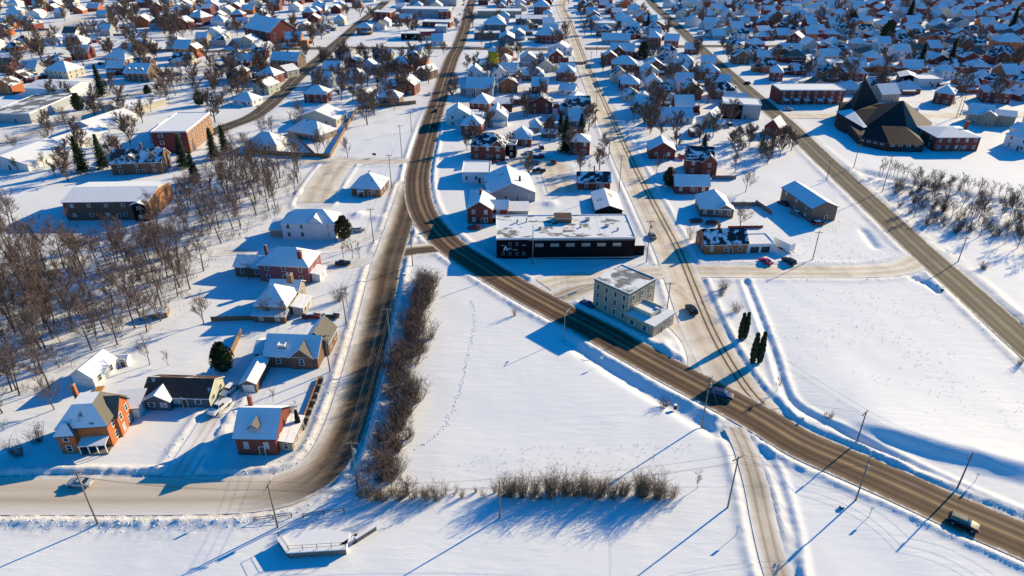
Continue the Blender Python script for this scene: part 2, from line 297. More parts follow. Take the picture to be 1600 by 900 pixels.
# name, centre line in metres, half width, material, z, bank height
ROADS = [
 ('main_road', [(94.4,75.0),(87.7,80.8),(79.1,87.6),(73.0,93.0),(65.9,98.9),(58.3,105.2),(51.3,114.0),(37.3,129.1),(30.3,136.9),(22.8,145.7),(12.9,156.3),(4.5,165.6),(-3.7,175.4),(-11.7,185.7),(-19.1,195.9),(-25.2,207.6),(-30.1,219.4),(-33.6,232.2),(-36.2,246.4),(-38.1,263.5),(-39.0,282.6),(-39.7,306.2),(-40.5,340.1),(-40.9,378.4),(-42.1,446.3),(-42.4,504.9),(-41.4,550.4),(-42.1,652.8),(-45.2,796.9)]+[(-45.0,1000.0),(-45.0,1400.0)], 5.0, 'road_main', 0.050, 0.55),
 ('left_road', [(-112.8,90.5),(-101.3,90.8),(-94.3,91.0),(-79.0,91.0),(-63.7,91.0),(-47.4,91.6),(-40.8,93.7),(-36.8,98.2),(-35.2,104.8),(-34.7,114.0),(-34.9,126.1),(-35.4,140.2),(-36.5,159.3),(-37.9,181.0),(-38.2,196.4),(-38.4,213.9),(-38.7,232.2),(-39.2,251.9)], 4.6, 'road_brown', 0.040, 0.5),
 ('junction_road', [(-37.1,190.5),(-32.3,193.6),(-26.8,195.0),(-20.4,195.9)], 3.4, 'road_brown', 0.034, 0.3),
 ('middle_street', [(52.8,114.6),(50.8,121.9),(49.5,133.2),(48.9,147.5),(49.5,169.3),(50.2,193.2),(49.6,225.1),(48.8,271.2),(48.7,349.6),(48.8,431.8),(49.7,542.3),(52.2,672.0),(55.6,819.1)]+[(88.0,1000.0),(90.0,1400.0)], 5.4, 'road_packed_tracks', 0.030, 0.35),
 ('right_street', [(127.2,123.5),(127.5,141.6),(128.2,164.6),(128.9,193.2),(130.8,227.4),(133.2,279.3),(136.7,340.1),(138.7,411.5),(141.4,504.9),(148.7,660.3),(155.4,819.1)]+[(172.0,1000.0),(176.0,1400.0)], 4.9, 'road_grey', 0.030, 0.5),
 ('cross_street', [(9.2,170.8),(14.9,173.8),(28.2,177.0),(51.4,179.4),(72.3,179.4),(85.6,179.4),(102.7,179.4),(117.2,181.9),(129.9,190.5)], 4.0, 'road_packed', 0.022, 0.35),
 ('church_street', [(137.1,350.9),(165.2,350.9),(197.6,349.6),(231.9,352.1),(271.7,352.1),(298.2,352.1)], 4.6, 'road_packed', 0.022, 0.2),
 ('far_cross_street', [(-240.7,524.3),(-183.4,537.0),(-136.3,542.3),(-87.6,542.3),(-38.9,542.3),(0.0,537.0),(50.9,539.7),(97.4,542.3),(140.6,550.4),(197.4,550.4),(263.9,555.9)], 5.0, 'road_grey', 0.020, 0.0),
 ('far_left_street', [(-142.3,830.7),(-140.3,727.2),(-140.0,660.3),(-138.3,597.6),(-137.5,547.7),(-136.0,504.9),(-136.0,453.9),(-133.0,398.9),(-132.7,354.6),(-139.0,333.3),(-147.1,314.1)], 5.0, 'road_grey', 0.026, 0.2),
 ('small_left_street', [(-43.5,279.3),(-54.4,279.3),(-65.2,279.3),(-76.5,280.9),(-89.3,277.6)], 3.2, 'road_packed', 0.018, 0.3),
 ('west_street', [(-238.2,263.5),(-232.5,302.3),(-229.2,325.6),(-222.6,347.2),(-221.2,372.8),(-215.0,408.3),(-208.9,457.8),(-205.8,482.5)], 4.5, 'road_packed', 0.016, 0.2),
 ('far_west_street', [(-416.8,539.7),(-396.6,585.1),(-406.8,668.0),(-414.9,765.5),(-413.6,819.1)], 5.0, 'road_packed', 0.016, 0.0),
 ('field_track', [(43.2,70.2),(43.4,76.2),(44.4,84.3),(45.8,93.4),(46.6,102.8),(46.4,109.9)], 2.3, 'drive_dirt', 0.030, 0.35),
 ('house_driveway', [(-63.9,95.8),(-63.8,101.5),(-63.5,107.9),(-63.4,113.1),(-63.2,117.4),(-63.7,122.3)], 2.6, 'drive_snow', 0.024, 0.3),
 ('mauve_driveway', [(-43.7,189.6),(-46.6,184.4),(-54.0,182.7),(-57.1,179.4)], 2.2, 'drive_snow', 0.016, 0.1),
 ('north_driveway', [(-44.4,205.6),(-53.0,195.9),(-64.5,193.2),(-80.6,193.2),(-94.0,191.4)], 2.4, 'drive_snow', 0.016, 0.2),
 ('parking_lot', [(-72.8,276.8),(-73.3,261.2),(-73.1,245.0),(-72.2,233.5)], 6.5, 'road_packed', 0.014, 0.4),
 ('corner_lot', [(10.6,162.1),(19.0,168.5),(29.8,174.6),(37.6,177.0)], 4.0, 'drive_dirt', 0.012, 0.1),
 ('east_lot', [(44.1,126.6),(45.8,134.7),(45.7,143.1),(43.7,150.6)], 3.6, 'road_packed', 0.014, 0.1),
 ('yard_lot', [(19.4,243.7),(18.0,261.2),(16.7,276.8),(9.6,280.9),(0.0,279.3)], 6.0, 'road_packed', 0.010, 0.1),
]
LINES = {r[0]: smooth_line(r[1]) for r in ROADS}

def seg_dist(X, Y, L, signed=False):
    best = np.full(X.shape, 1e9); sg = np.zeros(X.shape)
    for i in range(len(L) - 1):
        a = L[i]; d = L[i + 1] - a; l2 = d @ d
        t = np.clip(((X - a[0]) * d[0] + (Y - a[1]) * d[1]) / l2, 0, 1)
        qx = X - (a[0] + t * d[0]); qy = Y - (a[1] + t * d[1])
        D = np.hypot(qx, qy); m = D < best
        best = np.where(m, D, best)
        if signed: sg = np.where(m, np.sign(d[0] * qy - d[1] * qx), sg)
    return best * sg if signed else best

rng = np.random.RandomState(7)
_tab = rng.rand(256, 256)
def vnoise(x, y):
    xi = np.floor(x).astype(int); yi = np.floor(y).astype(int); fx = x - xi; fy = y - yi
    fx = fx * fx * (3 - 2 * fx); fy = fy * fy * (3 - 2 * fy)
    g = lambda a, b: _tab[a & 255, b & 255]
    return (g(xi, yi) * (1 - fx) + g(xi + 1, yi) * fx) * (1 - fy) + (g(xi, yi + 1) * (1 - fx) + g(xi + 1, yi + 1) * fx) * fy
def fbm(x, y, o=3):
    s = 0; a = 0.5
    for k in range(o): s = s + a * vnoise(x * 2 ** k + 17 * k, y * 2 ** k + 5 * k); a *= 0.5
    return s
def sstep(a, b, x):
    t = np.clip((x - a) / (b - a), 0, 1); return t * t * (3 - 2 * t)

TRENCH = [[(-33.3,162.1),(-32.0,148.4),(-31.2,132.1),(-30.8,117.8),(-30.4,105.6),(-30.9,96.7)], [(67.5,173.1),(65.0,150.6),(63.0,134.7),(61.4,124.7),(61.4,117.4),(66.7,109.9),(75.6,100.8),(83.5,92.7),(92.6,84.8)], [(140.6,271.2),(138.8,229.8),(136.0,195.0),(133.8,162.1),(131.9,138.8)], [(50.1,105.6),(50.3,96.7),(49.1,87.2),(47.5,78.8),(45.2,70.2)], [(-97.2,95.3),(-86.7,96.2),(-75.9,96.5),(-63.4,95.8)]]
DITCH = [([(143.2,266.5),(156.1,254.7),(172.5,239.8),(194.1,222.8)], 1.5, 2.4), ([(12.8,143.1),(22.6,130.8),(30.1,121.9),(37.5,113.6),(42.8,107.9)], 0.9, 1.7), ([(117.8,208.7),(115.9,196.4)], 0.9, 1.3), ([(116.8,175.4),(119.5,171.5),(120.0,167.1)], 0.9, 0.9)]
STEP = [([(62.1,115.7),(65.4,109.9),(71.7,109.1),(78.5,106.7),(85.6,103.0),(92.6,99.8),(100.3,96.3)], 1.9, 4.5)]     # field sits higher on the far side
MOUND = [((18.94,167.44), 0.9, 2.6), ((14.08,162.09), 0.8, 2.2), ((37.96,140.20), 0.7, 2.2), ((37.66,134.74), 0.8, 1.8), ((-31.53,222.20), 0.4, 1.5), ((-67.97,243.69), 0.9, 2.0), ((-69.51,235.96), 0.8, 2.2), ((-54.04,222.20), 1.0, 2.5), ((-46.80,219.38), 0.8, 2.2), ((-61.37,113.55), 0.8, 2.0), ((-61.05,109.08), 0.7, 1.8), ((-61.35,103.72), 0.6, 1.6), ((14.00,232.24), 0.9, 2.5), ((52.14,250.46), 0.5, 2.0), ((-80.11,243.69), 0.7, 2.0)]

def height(X, Y):
    Z = (fbm(X / 34.0, Y / 34.0) - 0.44) * 0.9 + (fbm(X / 7.0 + 9, Y / 7.0, 2) - 0.37) * 0.14
    Z = Z * sstep(0, 6, Y - 60)
    dirt = np.zeros(X.shape); low = np.zeros(X.shape)
    fade = 1 - sstep(260, 420, Y)
    lum = fbm(X / 1.3, Y / 1.3, 3)
    road_d = np.full(X.shape, 1e9)
    for name, pts, hw, m, z, bk in ROADS:
        D = seg_dist(X, Y, LINES[name]) - hw
        road_d = np.minimum(road_d, D)
        if bk > 0:
            B = np.exp(-((D - 1.5) / 1.05) ** 2) * bk * (0.35 + 1.3 * lum)
            Z = np.maximum(Z, Z * 0.5 + B * fade * (D > -0.5)) if False else Z + B * fade
        dm = {'road_main': 0.45, 'road_brown': 0.85, 'road_grey': 0.5}.get(m, 0.35)
        dirt = np.maximum(dirt, dm * np.exp(-np.maximum(D, 0) / 2.6))
    Z = Z * sstep(0.1, 1.6, road_d) - 0.05 * (1 - sstep(0.0, 0.9, road_d)) - 0.02
    for ti, L in enumerate(TRENCH):
        amp = (0.75, 0.30, 0.34, 0.30, 0.25)[ti]
        D = seg_dist(X, Y, smooth_line(L))
        Z = np.where(road_d > 0.4, Z + amp * np.exp(-((D - 1.6) / 0.75) ** 2) * (0.6 + 0.8 * lum) - (0.30) * np.exp(-(D / 0.85) ** 4), Z)
    for L, dp, w in DITCH:
        D = seg_dist(X, Y, smooth_line(L)); Z = Z - dp * np.exp(-(D / w) ** 2) * (0.55 + 0.9 * fbm(X / 9, Y / 9, 2))
    for L, dp, w in STEP:
        D = seg_dist(X, Y, smooth_line(L), True)
        end = sstep(60, 80, X) * 1.0
        Z = Z + dp * sstep(-w, w * 0.3, D + (fbm(X / 6, Y / 6, 2) - 0.4) * 3) * end * np.exp(-np.maximum(D, 0) / 14.0) * sstep(0.5, 4.0, road_d)
    for (cx, cy), dp, w in MOUND:
        Z = Z + dp * np.exp(-((X - cx) ** 2 + (Y - cy) ** 2) / w ** 2) * (0.5 + 1.1 * lum) * (road_d > 0)
    dirt = np.maximum(dirt, 0.42 * sstep(0.42, 0.62, fbm(X / 15 + 3, Y / 15, 3)) * sstep(300, 340, Y))
    # rough ploughed bank below the left road
    rb = np.exp(-((seg_dist(X, Y, smooth_line([(-97.5,85.4),(-90.7,85.4),(-73.2,84.6),(-56.3,84.6),(-46.5,85.4)])) ) / 2.6) ** 2)
    Z = Z + rb * (fbm(X / 0.9, Y / 0.9, 3) - 0.30) * 0.6
    return Z, dirt

def make_ground():
    xs = [0.0]; s = 0.5
    while xs[-1] < 520: xs.append(xs[-1] + (0.5 if xs[-1] < 105 else min(8, 0.5 * (1 + (xs[-1] - 105) / 16))))
    while xs[-1] < 7000: xs.append(xs[-1] * 1.35)
    xs = np.array([-v for v in xs[:0:-1]] + xs)
    ys = [30.0]
    while ys[-1] < 1000: ys.append(ys[-1] + 0.5 * max(1.0, (ys[-1] / 105)) ** 1.35)
    while ys[-1] < 8000: ys.append(ys[-1] * 1.3)
    ys = np.array([-3000.0, -800.0, -200.0, -60.0, 0.0, 20.0] + ys)
    X, Y = np.meshgrid(xs, ys)
    inner = (np.abs(X) < 640) & (Y < 900) & (Y > 25)
    Z = np.full(X.shape, -0.07); Dt = np.zeros(X.shape)
    z, d = height(X[inner], Y[inner]); Z[inner] = z; Dt[inner] = d
    far = sstep(300, 480, Y); Z = Z * (1 - far) - 0.08 * far
    nx, ny = len(xs), len(ys)
    v = np.stack([X.ravel(), Y.ravel(), Z.ravel()], 1)
    idx = np.arange(nx * ny).reshape(ny, nx)
    q = np.stack([idx[:-1, :-1], idx[:-1, 1:], idx[1:, 1:], idx[1:, :-1]], -1).reshape(-1, 4)
    me = bpy.data.meshes.new('ground'); me.vertices.add(len(v)); me.vertices.foreach_set('co', v.ravel())
    me.loops.add(q.size); me.loops.foreach_set('vertex_index', q.ravel().astype(np.int32))
    me.polygons.add(len(q)); me.polygons.foreach_set('loop_start', np.arange(0, q.size, 4, dtype=np.int32))
    me.polygons.foreach_set('use_smooth', np.ones(len(q), bool))
    me.update(calc_edges=True)
    a = me.attributes.new('dirt', 'FLOAT', 'POINT'); a.data.foreach_set('value', Dt.ravel().astype(np.float32))
    me.materials.append(M['snow_ground'])
    tag(obj('ground', me), 'wide snow-covered ground of fields and yards', None, None, 'structure')
make_ground()

def ribbon(name, L, hw, mat, z, label):
    n = len(L); v = []; uv = []; f = []; s = 0.0
    us = [-1, -0.5, 0, 0.5, 1]
    for i in range(n):
        d = L[min(i + 1, n - 1)] - L[max(i - 1, 0)]; d = d / np.linalg.norm(d); nn = np.array([d[1], -d[0]])
        if i: s += np.linalg.norm(L[i] - L[i - 1])
        zz = z + 0.06 * float(sstep(300, 480, L[i][1]))
        for u in us: p = L[i] + nn * hw * u; v.append((p[0], p[1], zz)); uv.append((u, s))
    for i in range(n - 1):
        for j in range(4): a = i * 5 + j; f.append((a, a + 1, a + 6, a + 5)[::-1] if False else (a, a + 1, a + 6, a + 5))
    me = bpy.data.meshes.new(name); me.from_pydata(v, [], f); me.materials.append(M[mat])
    ul = me.uv_layers.new(name='uv')
    for li, l in enumerate(me.loops): ul.data[li].uv = uv[l.vertex_index]
    me.update()
    o = obj(name, me); tag(o, label, None, None, 'structure'); return o
RL = {'main_road': 'brown salted main road curving through the town', 'left_road': 'slushy brown road bending up the left side', 'middle_street': 'packed tan snow street with two dark wheel tracks', 'right_street': 'grey-brown street running diagonally on the right'}
for name, pts, hw, m, z, bk in ROADS:
    ribbon(name, LINES[name], hw, m, z, RL.get(name, 'snow-packed ' + name.replace('_', ' ')))

# ================================================================ BUILDINGS
def roof_polys(w, d, h, kind, rise, ov):
    X, Y = w / 2 + ov, d / 2 + ov
    if kind == 'flat':
        return [([(-w/2-.12, -d/2-.12, h+.3), (w/2+.12, -d/2-.12, h+.3), (w/2+.12, d/2+.12, h+.3), (-w/2-.12, d/2+.12, h+.3)], 't')]
    if kind == 'gx':
        e = h - rise * ov / (d / 2); r = h + rise
        return [([(-X, -Y, e), (X, -Y, e), (X, 0, r), (-X, 0, r)], 'f'), ([(X, Y, e), (-X, Y, e), (-X, 0, r), (X, 0, r)], 'b')]
    if kind == 'gy':
        e = h - rise * ov / (w / 2); r = h + rise
        return [([(X, -Y, e), (X, Y, e), (0, Y, r), (0, -Y, r)], 'r'), ([(-X, Y, e), (-X, -Y, e), (0, -Y, r), (0, Y, r)], 'l')]
    if kind == 'shed':      # high at the back
        return [([(-X, -Y, h - .1), (X, -Y, h - .1), (X, Y, h + rise), (-X, Y, h + rise)], 'f')]
    if kind == 'shedl':     # high on the left
        return [([(-X, -Y, h + rise), (X, -Y, h - .1), (X, Y, h - .1), (-X, Y, h + rise)], 'r')]
    if kind == 'hip':
        m = min(w, d) / 2; e = h - rise * ov / m; r = h + rise
        if w >= d:
            k = max(w / 2 - m, 0.05)
            return [([(-X, -Y, e), (X, -Y, e), (k, 0, r), (-k, 0, r)], 'f'), ([(X, Y, e), (-X, Y, e), (-k, 0, r), (k, 0, r)], 'b'), ([(X, -Y, e), (X, Y, e), (k, 0, r)], 'r'), ([(-X, Y, e), (-X, -Y, e), (-k, 0, r)], 'l')]
        k = d / 2 - m
        return [([(-X, -Y, e), (X, -Y, e), (0, -k, r)], 'f'), ([(X, Y, e), (-X, Y, e), (0, k, r)], 'b'), ([(X, -Y, e), (X, Y, e), (0, k, r), (0, -k, r)], 'r'), ([(-X, Y, e), (-X, -Y, e), (0, -k, r), (0, k, r)], 'l')]
    if kind == 'deck':      # steep hip with a flat top
        k = 0.42; r = h + rise
        a, c = w * k / 2, d * k / 2
        return [([(-X, -Y, h), (X, -Y, h), (a, -c, r), (-a, -c, r)], 'f'), ([(X, Y, h), (-X, Y, h), (-a, c, r), (a, c, r)], 'b'), ([(X, -Y, h), (X, Y, h), (a, c, r), (a, -c, r)], 'r'), ([(-X, Y, h), (-X, -Y, h), (-a, -c, r), (-a, c, r)], 'l'), ([(-a, -c, r), (a, -c, r), (a, c, r), (-a, c, r)], 't')]

def solid(mb, polys, t, bare=''):
    """thick sheet from top polygons: slot 0 snow, 1 fascia, 2 bare shingles"""
    key = {}; V = []
    def vid(p):
        q = (round(p[0], 4), round(p[1], 4), round(p[2], 4))
        if q not in key: key[q] = len(V); V.append(q)
        return key[q]
    F = [([vid(p) for p in poly], tg) for poly, tg in polys]
    n = len(V); base = len(mb.v)
    mb.v += V + [(x, y, z - t) for x, y, z in V]
    edges = {}
    for f, tg in F:
        mb.f.append([base + i for i in f]); mb.m.append(2 if tg in bare else 0)
        mb.f.append([base + n + i for i in f[::-1]]); mb.m.append(1)
        for a, b in zip(f, f[1:] + f[:1]): edges[(a, b)] = 1
    for a, b in edges:
        if (b, a) not in edges: mb.f.append([base + b, base + a, base + n + a, base + n + b]); mb.m.append(1)

def wall_mesh(mb, w, d, h, kind, rise, z0=-1.0):
    x, y = w / 2, d / 2
    ring = [(-x, -y), (x, -y), (x, y), (-x, y)]
    top = [h] * 4
    if kind == 'shed': top = [h - .1, h - .1, h + rise * .96 - .1, h + rise * .96 - .1]
    if kind == 'shedl': top = [h + rise * .96 - .1, h - .1, h - .1, h + rise * .96 - .1]
    b = len(mb.v)
    mb.v += [(p[0], p[1], z0) for p in ring] + [(p[0], p[1], t) for p, t in zip(ring, top)]
    for i in range(4):
        j = (i + 1) % 4
        mb.f.append([b + i, b + j, b + 4 + j, b + 4 + i]); mb.m.append(0)
    if kind == 'gx':
        k = len(mb.v); mb.v += [(-x, 0, h + rise - .05), (x, 0, h + rise - .05)]
        mb.f += [[b + 5, b + 6, k + 1], [b + 7, b + 4, k]]; mb.m += [0, 0]
    elif kind == 'gy':
        k = len(mb.v); mb.v += [(0, -y, h + rise - .05), (0, y, h + rise - .05)]
        mb.f += [[b + 4, b + 5, k], [b + 6, b + 7, k + 1]]; mb.m += [0, 0]
    elif kind == 'flat':
        pass

_wm = {}
def window_mesh(kind):
    if kind in _wm: return _wm[kind]
    f = MB()      # unit window 1 x 1.5, faces -y, origin at its centre on the wall
    for x in (-.5, .5): f.box((x, -.03, 0), (.12, .12, 1.62))
    f.box((0, -.03, .75), (.88, .12, .12)); f.box((0, -.045, -.78), (1.24, .2, .1)); f.box((0, -.025, 0), (.88, .08, .06))
    p = MB(); p.box((0, .0, 0), (.98, .05, 1.48))
    if kind == 'near':
        _wm[kind] = (f.mesh('window', [M['trim']]), p.mesh('pane', [M['pane']]))
    elif kind == 'near_blind':
        _wm[kind] = (f.mesh('window', [M['trim']]), p.mesh('pane', [M['pane_blind']]))
    elif kind == 'shopfront':
        _wm[kind] = (f.mesh('window', [M['metal_grey']]), p.mesh('pane', [M['pane']]))
    elif kind == 'far':
        b = len(f.f); f.box((0, .0, 0), (.98, .05, 1.48), 1)
        _wm[kind] = (f.mesh('window', [M['trim'], M['pane']]), None)
    elif kind == 'door':
        g = MB(); g.box((0, -.02, 0), (1.0, .10, 2.1)); 
        for x in (-.55, .55): g.box((x, -.03, .03), (.12, .16, 2.16), 1)
        g.box((0, -.03, 1.12), (.98, .16, .12), 1); g.box((.36, -.10, -.1), (.07, .08, .12), 1)
        _wm[kind] = (g.mesh('door', [M['door_brown'], M['trim']]), None)
    elif kind == 'garage':
        g = MB(); g.box((0, -.02, 0), (2.6, .10, 2.1))
        for k in range(4): g.box((0, -.075, -.78 + .52 * k), (2.5, .05, .44))
        _wm[kind] = (g.mesh('garage_door', [M['trim']]), None)
    return _wm[kind]

def put_window(parent, x, y, z, rz, kind='near', s=(1, 1), name='window'):
    a, b = window_mesh(kind)
    o = obj(name, a, parent, (x, y, z), rz, (s[0], 1, s[1]))
    if b is not None: obj('pane', b, o, (0, 0, 0))
    return o
def face_windows(root, ox, oy, w, d, h, win, z0, kind, rnd, s=(1, 1)):
    """win: dict face -> number per storey"""
    st = max(1, int((h + .35) / 2.55))
    for face, n in win.items():
        if n <= 0: continue
        W = w if face in 'fb' else d
        for k in range(st):
            zc = z0 + h * (k + .54) / st
            sy = min(1.0, (h / st) * .58 / 1.5) * s[1]
            for i in range(n):
                t = (i + .5) / n * W - W / 2
                kk = kind
                if kind == 'near' and rnd.random() < .3: kk = 'near_blind'
                if face == 'f': put_window(root, ox + t, oy - d / 2, zc, 0, kk, (s[0], sy))
                if face == 'r': put_window(root, ox + w / 2, oy + t, zc, R(90), kk, (s[0], sy))
                if face == 'l': put_window(root, ox - w / 2, oy - t, zc, R(-90), kk, (s[0], sy))

def chimney(parent, x, y, z0, z1, mat='brick_red', s=.7):
    m = MB(); m.box((x, y, (z0 + z1) / 2), (s, s, z1 - z0)); m.box((x, y, z1 + .06), (s + .14, s + .14, .12), 1); m.box((x, y, z1 + .25), (s * .35, s * .35, .26), 2)
    m.build('chimney', [M[mat], M['concrete'], M['trim_dark']], parent)

def block(root, o, s, r, k, wall, rm, z=0.0, n='', bare='', ov=.4, t=.2, fascia='trim', shingle='roof_grey_bare', wm=True):
    w, d, h = s
    pre = n + '_' if n else ''
    holder = root
    if wm:
        m = MB(); wall_mesh(m, w, d, h, r, k, -1.0 if z == 0 else -0.6)
        wo = m.build(pre + 'wall', M[wall], root, (o[0], o[1], z))
    m = MB(); solid(m, roof_polys(w, d, h, r, k, ov), t if r != 'flat' else .35, bare)
    ro = m.build(pre + 'roof', [M[rm], M[fascia], M[shingle]], root, (o[0], o[1], z))
    if r == 'flat':
        mm = MB(); a, b = w / 2 + .12, d / 2 + .12
        for c, q in (((0, -b + .12, h + .42), (2 * a, .24, .26)), ((0, b - .12, h + .42), (2 * a, .24, .26)), ((-a + .12, 0, h + .42), (.24, 2 * b - .5, .26)), ((a - .12, 0, h + .42), (.24, 2 * b - .5, .26))): mm.box(c, q)
        mm.build('parapet', M['snow_plain'], ro)
    return ro

def porch(root, o, s, rm='roof_snow', h=2.5, posts=3, side='f'):
    w, d = s
    m = MB(); solid(m, [([(-w/2, -d/2, h), (w/2, -d/2, h), (w/2, d/2, h + .5), (-w/2, d/2, h + .5)], 'f')] if side == 'f' else [([(-w/2, -d/2, h + .5), (w/2, -d/2, h), (w/2, d/2, h), (-w/2, d/2, h + .5)], 'r')], .18)
    m.build('porch_roof', [M[rm], M['trim'], M['trim']], root, (o[0], o[1], 0))
    m = MB(); m.box((0, 0, .0), (w, d, .7)); m.build('porch_floor', M['wood_grey'], root, (o[0], o[1], 0))
    for i in range(posts):
        f = (i / (posts - 1) - .5)
        q = MB(); q.box((0, 0, h / 2), (.16, .16, h - .1))
        if side == 'f': q.build('post', M['trim'], root, (o[0] + f * (w - .3), o[1] - d / 2 + .15, 0.1))
        else: q.build('post', M['trim'], root, (o[0] + w / 2 - .15, o[1] + f * (d - .3), 0.1))

HSPOT = []
hr = random.Random(11)
def house(name, label, fr, d, h, r, k, wall, rm, win=None, wings=(), ch=(), pch=None, door='f', bare='', cat='house', near=False, group=None, fascia='trim', shingle='roof_grey_bare', ws=(1, 1), ov=.4, gar=None):
    cx, cy, w, rot = fr
    if r in ('gx', 'hip') and k > 1.2: k = max(k * 1.25, .70 * (d if r == 'gx' else min(w, d)) / 2 if k > 1.85 else 0)
    elif r == 'gy' and k > 1.2: k *= 1.1
    a = R(rot); X = cx - math.sin(a) * d / 2; Y = cy + math.cos(a) * d / 2
    root = empty(name, (X, Y, 0), a); tag(root, label, cat, group)
    HSPOT.append((X, Y, max(w, d) * .62))
    ro = block(root, (0, 0), (w, d, h), r, k, wall, rm, bare=bare, fascia=fascia, shingle=shingle, ov=ov)
    kind = 'near' if near else 'far'
    face_windows(root, 0, 0, w, d, h, win if win is not None else {'f': max(1, int(w / 3.2)), 'r': max(1, int(d / 3.8)) if X < 60 else 0, 'l': max(1, int(d / 3.8)) if X > -20 else 0}, 0, kind, hr, ws)
    for q in wings:
        q = dict(q); wi = q.pop('win', {'f': 1})
        q.setdefault('wall', wall); q.setdefault('rm', rm); q.setdefault('n', 'wing'); q.setdefault('fascia', fascia)
        block(root, **q)
        face_windows(root, q['o'][0], q['o'][1], q['s'][0], q['s'][1], q['s'][2], wi, q.get('z', 0), kind, hr, (.8, .8) if q['n'] == 'dormer' else ws)
    for c in ch: chimney(ro, *c[:4], **(c[4] if len(c) > 4 else {}))
    if pch: porch(root, **pch)
    dx = w * .12
    if door == 'f': put_window(root, dx, -d / 2, 1.05, 0, 'door', name='door')
    elif door == 'r': put_window(root, w / 2, -d * .1, 1.05, R(90), 'door', name='door')
    elif door == 'l': put_window(root, -w / 2, -d * .1, 1.05, R(-90), 'door', name='door')
    if gar:
        for gx in gar: put_window(root, gx, -d / 2, 1.05, 0, 'garage', name='garage_door')
    return root

W_ = lambda o, s, r, k, **kw: dict(o=o, s=s, r=r, k=k, **kw)
# ---- lower left group
house('brick_house', 'tall orange brick house with steep flat-topped roof and white porch, lower left', (-84.58,103.63,9.17,5.8), 9.0, 5.6, 'deck', 3.6, 'brick_orange', 'roof_snow', {'r': 2, 'f': 0}, [W_((-2.9, -4.6), (3.2, 2.4, 5.3), 'hip', 1.5, rm='roof_snow', n='bay', bare='r', win={'f': 1}), W_((3.6, 1.2), (3.4, 5.6, 5.6), 'gx', 2.9, n='gable', win={'r': 2, 'f': 0}, bare='f'), W_((4.2, 6.6), (5.0, 5.0, 3.0), 'shed', .8, wall='siding_white', n='addition', rm='roof_snow', win={'r': 1})], [(-3.4, 2.8, 4.5, 10.6, dict(mat='brick_orange'))], dict(o=(1.8, -5.6), s=(5.2, 2.2), posts=4), near=True, bare='rl', fascia='trim_dark')
house('bungalow', 'long low teal bungalow with brown roof and white front gable, beside white pickup', (-72.38,116.64,14.18,-2.6), 7.4, 2.9, 'gx', 1.7, 'siding_teal', 'roof_brown_bare', {'f': 3}, [W_((-3.6, -3.2), (5.4, 3.6, 2.8), 'gy', 1.5, n='front_gable', rm='roof_full', win={'f': 2}), W_((7.12, 0), (.1, 7.3, 2.88), 'gx', 1.66, n='end', wall='siding_pale_green', rm='roof_full', ov=.05, win={'r': 2})], [], near=True, fascia='trim', ws=(1.3, .75))  # end: thin slab in paler siding, sun on this wall painted in
house('garage_barn', 'white gabled barn garage at the edge of the left wood', (-96.33,123.52,5.36,-10.1), 7.5, 3.3, 'gy', 1.7, 'siding_white', 'roof_full', {'f': 0, 'r': 2}, [], [], None, None, cat='garage', near=True, gar=[0.2], bare='')
house('garden_shed', 'small white garden shed behind the gabled barn garage', (-91.78,131.23,2.45,6.0), 2.6, 1.9, 'gx', .7, 'siding_white', 'roof_full', {'f': 0}, door='f', cat='shed', near=True, ov=.2)
house('brick_house', 'red brick house with blue snowy roof and grey dormer beside the road bend', (-50.21,101.80,7.92,-1.3), 9.6, 4.6, 'gx', 2.6, 'brick_red', 'roof_full', {'f': 2, 'r': 2}, [W_((-.3, -2.6), (1.7, 3.0, 1.5), 'gy', .8, z=4.9, n='dormer', wall='siding_grey', rm='roof_full', bare='r', ov=.25, win={'f': 1}), W_((5.3, .2), (2.6, 7.6, 2.5), 'shedl', .5, n='sunroom', wall='siding_tan', rm='roof_full', win={'r': 3, 'f': 1})], [(-3.4, 3.4, 4.5, 8.3)], None, 'f', near=True, fascia='trim_dark', ws=(.85, 1))
house('brick_garage', 'narrow brick garage with bright snowy roof behind the dormered red house', (-58.63,121.66,3.43,0.0), 9.5, 2.6, 'gy', .9, 'brick_brown', 'roof_full', {'f': 0, 'r': 0}, [], [], None, None, cat='garage', near=True, gar=[0], ov=.25)
house('brown_house', 'brown brick house with crossing grey gables beside a leaning pole', (-51.60,130.97,12.44,-3.5), 8.6, 3.6, 'gx', 2.3, 'brick_brown', 'roof_full', {'f': 2}, [W_((2.6, -2.4), (5.2, 4.6, 3.6), 'gy', 2.3, n='front_gable', win={'f': 1}, bare='r'), W_((4.4, 4.6), (5.6, 7.0, 4.0), 'gy', 3.0, n='rear_gable', win={'r': 2}, bare='r'), W_((-7.4, .6), (4.2, 6.0, 2.8), 'gx', 1.4, n='low_wing', win={'f': 1}), W_((-2.4, -2.3), (1.6, 1.6, .8), 'flat', 0, z=4.2, n='skylight', rm='roof_full', win={})], [], near=True)
house('grey_house', 'grey hip-roofed house screened by thin bare trees, below the mauve house', (-63.00,152.77,8.30,-4.4), 9.0, 4.4, 'hip', 2.8, 'siding_tan', 'roof_full', {'f': 2, 'r': 2}, [W_((.6, 6.0), (8.0, 5.0, 4.6), 'gx', 1.6, n='rear', win={'r': 1}), W_((6.3, .6), (2.8, 6.0, 2.6), 'shedl', .5, n='side_porch', wall='siding_cream', win={'r': 2}), W_((0, -5.4), (8.6, 2.0, 2.3), 'shed', .6, n='front_porch', wall='brick_brown', win={'f': 2})], [(2.0, 5.6, 4.6, 8.0, dict(mat='wood', s=1.4))], near=True)
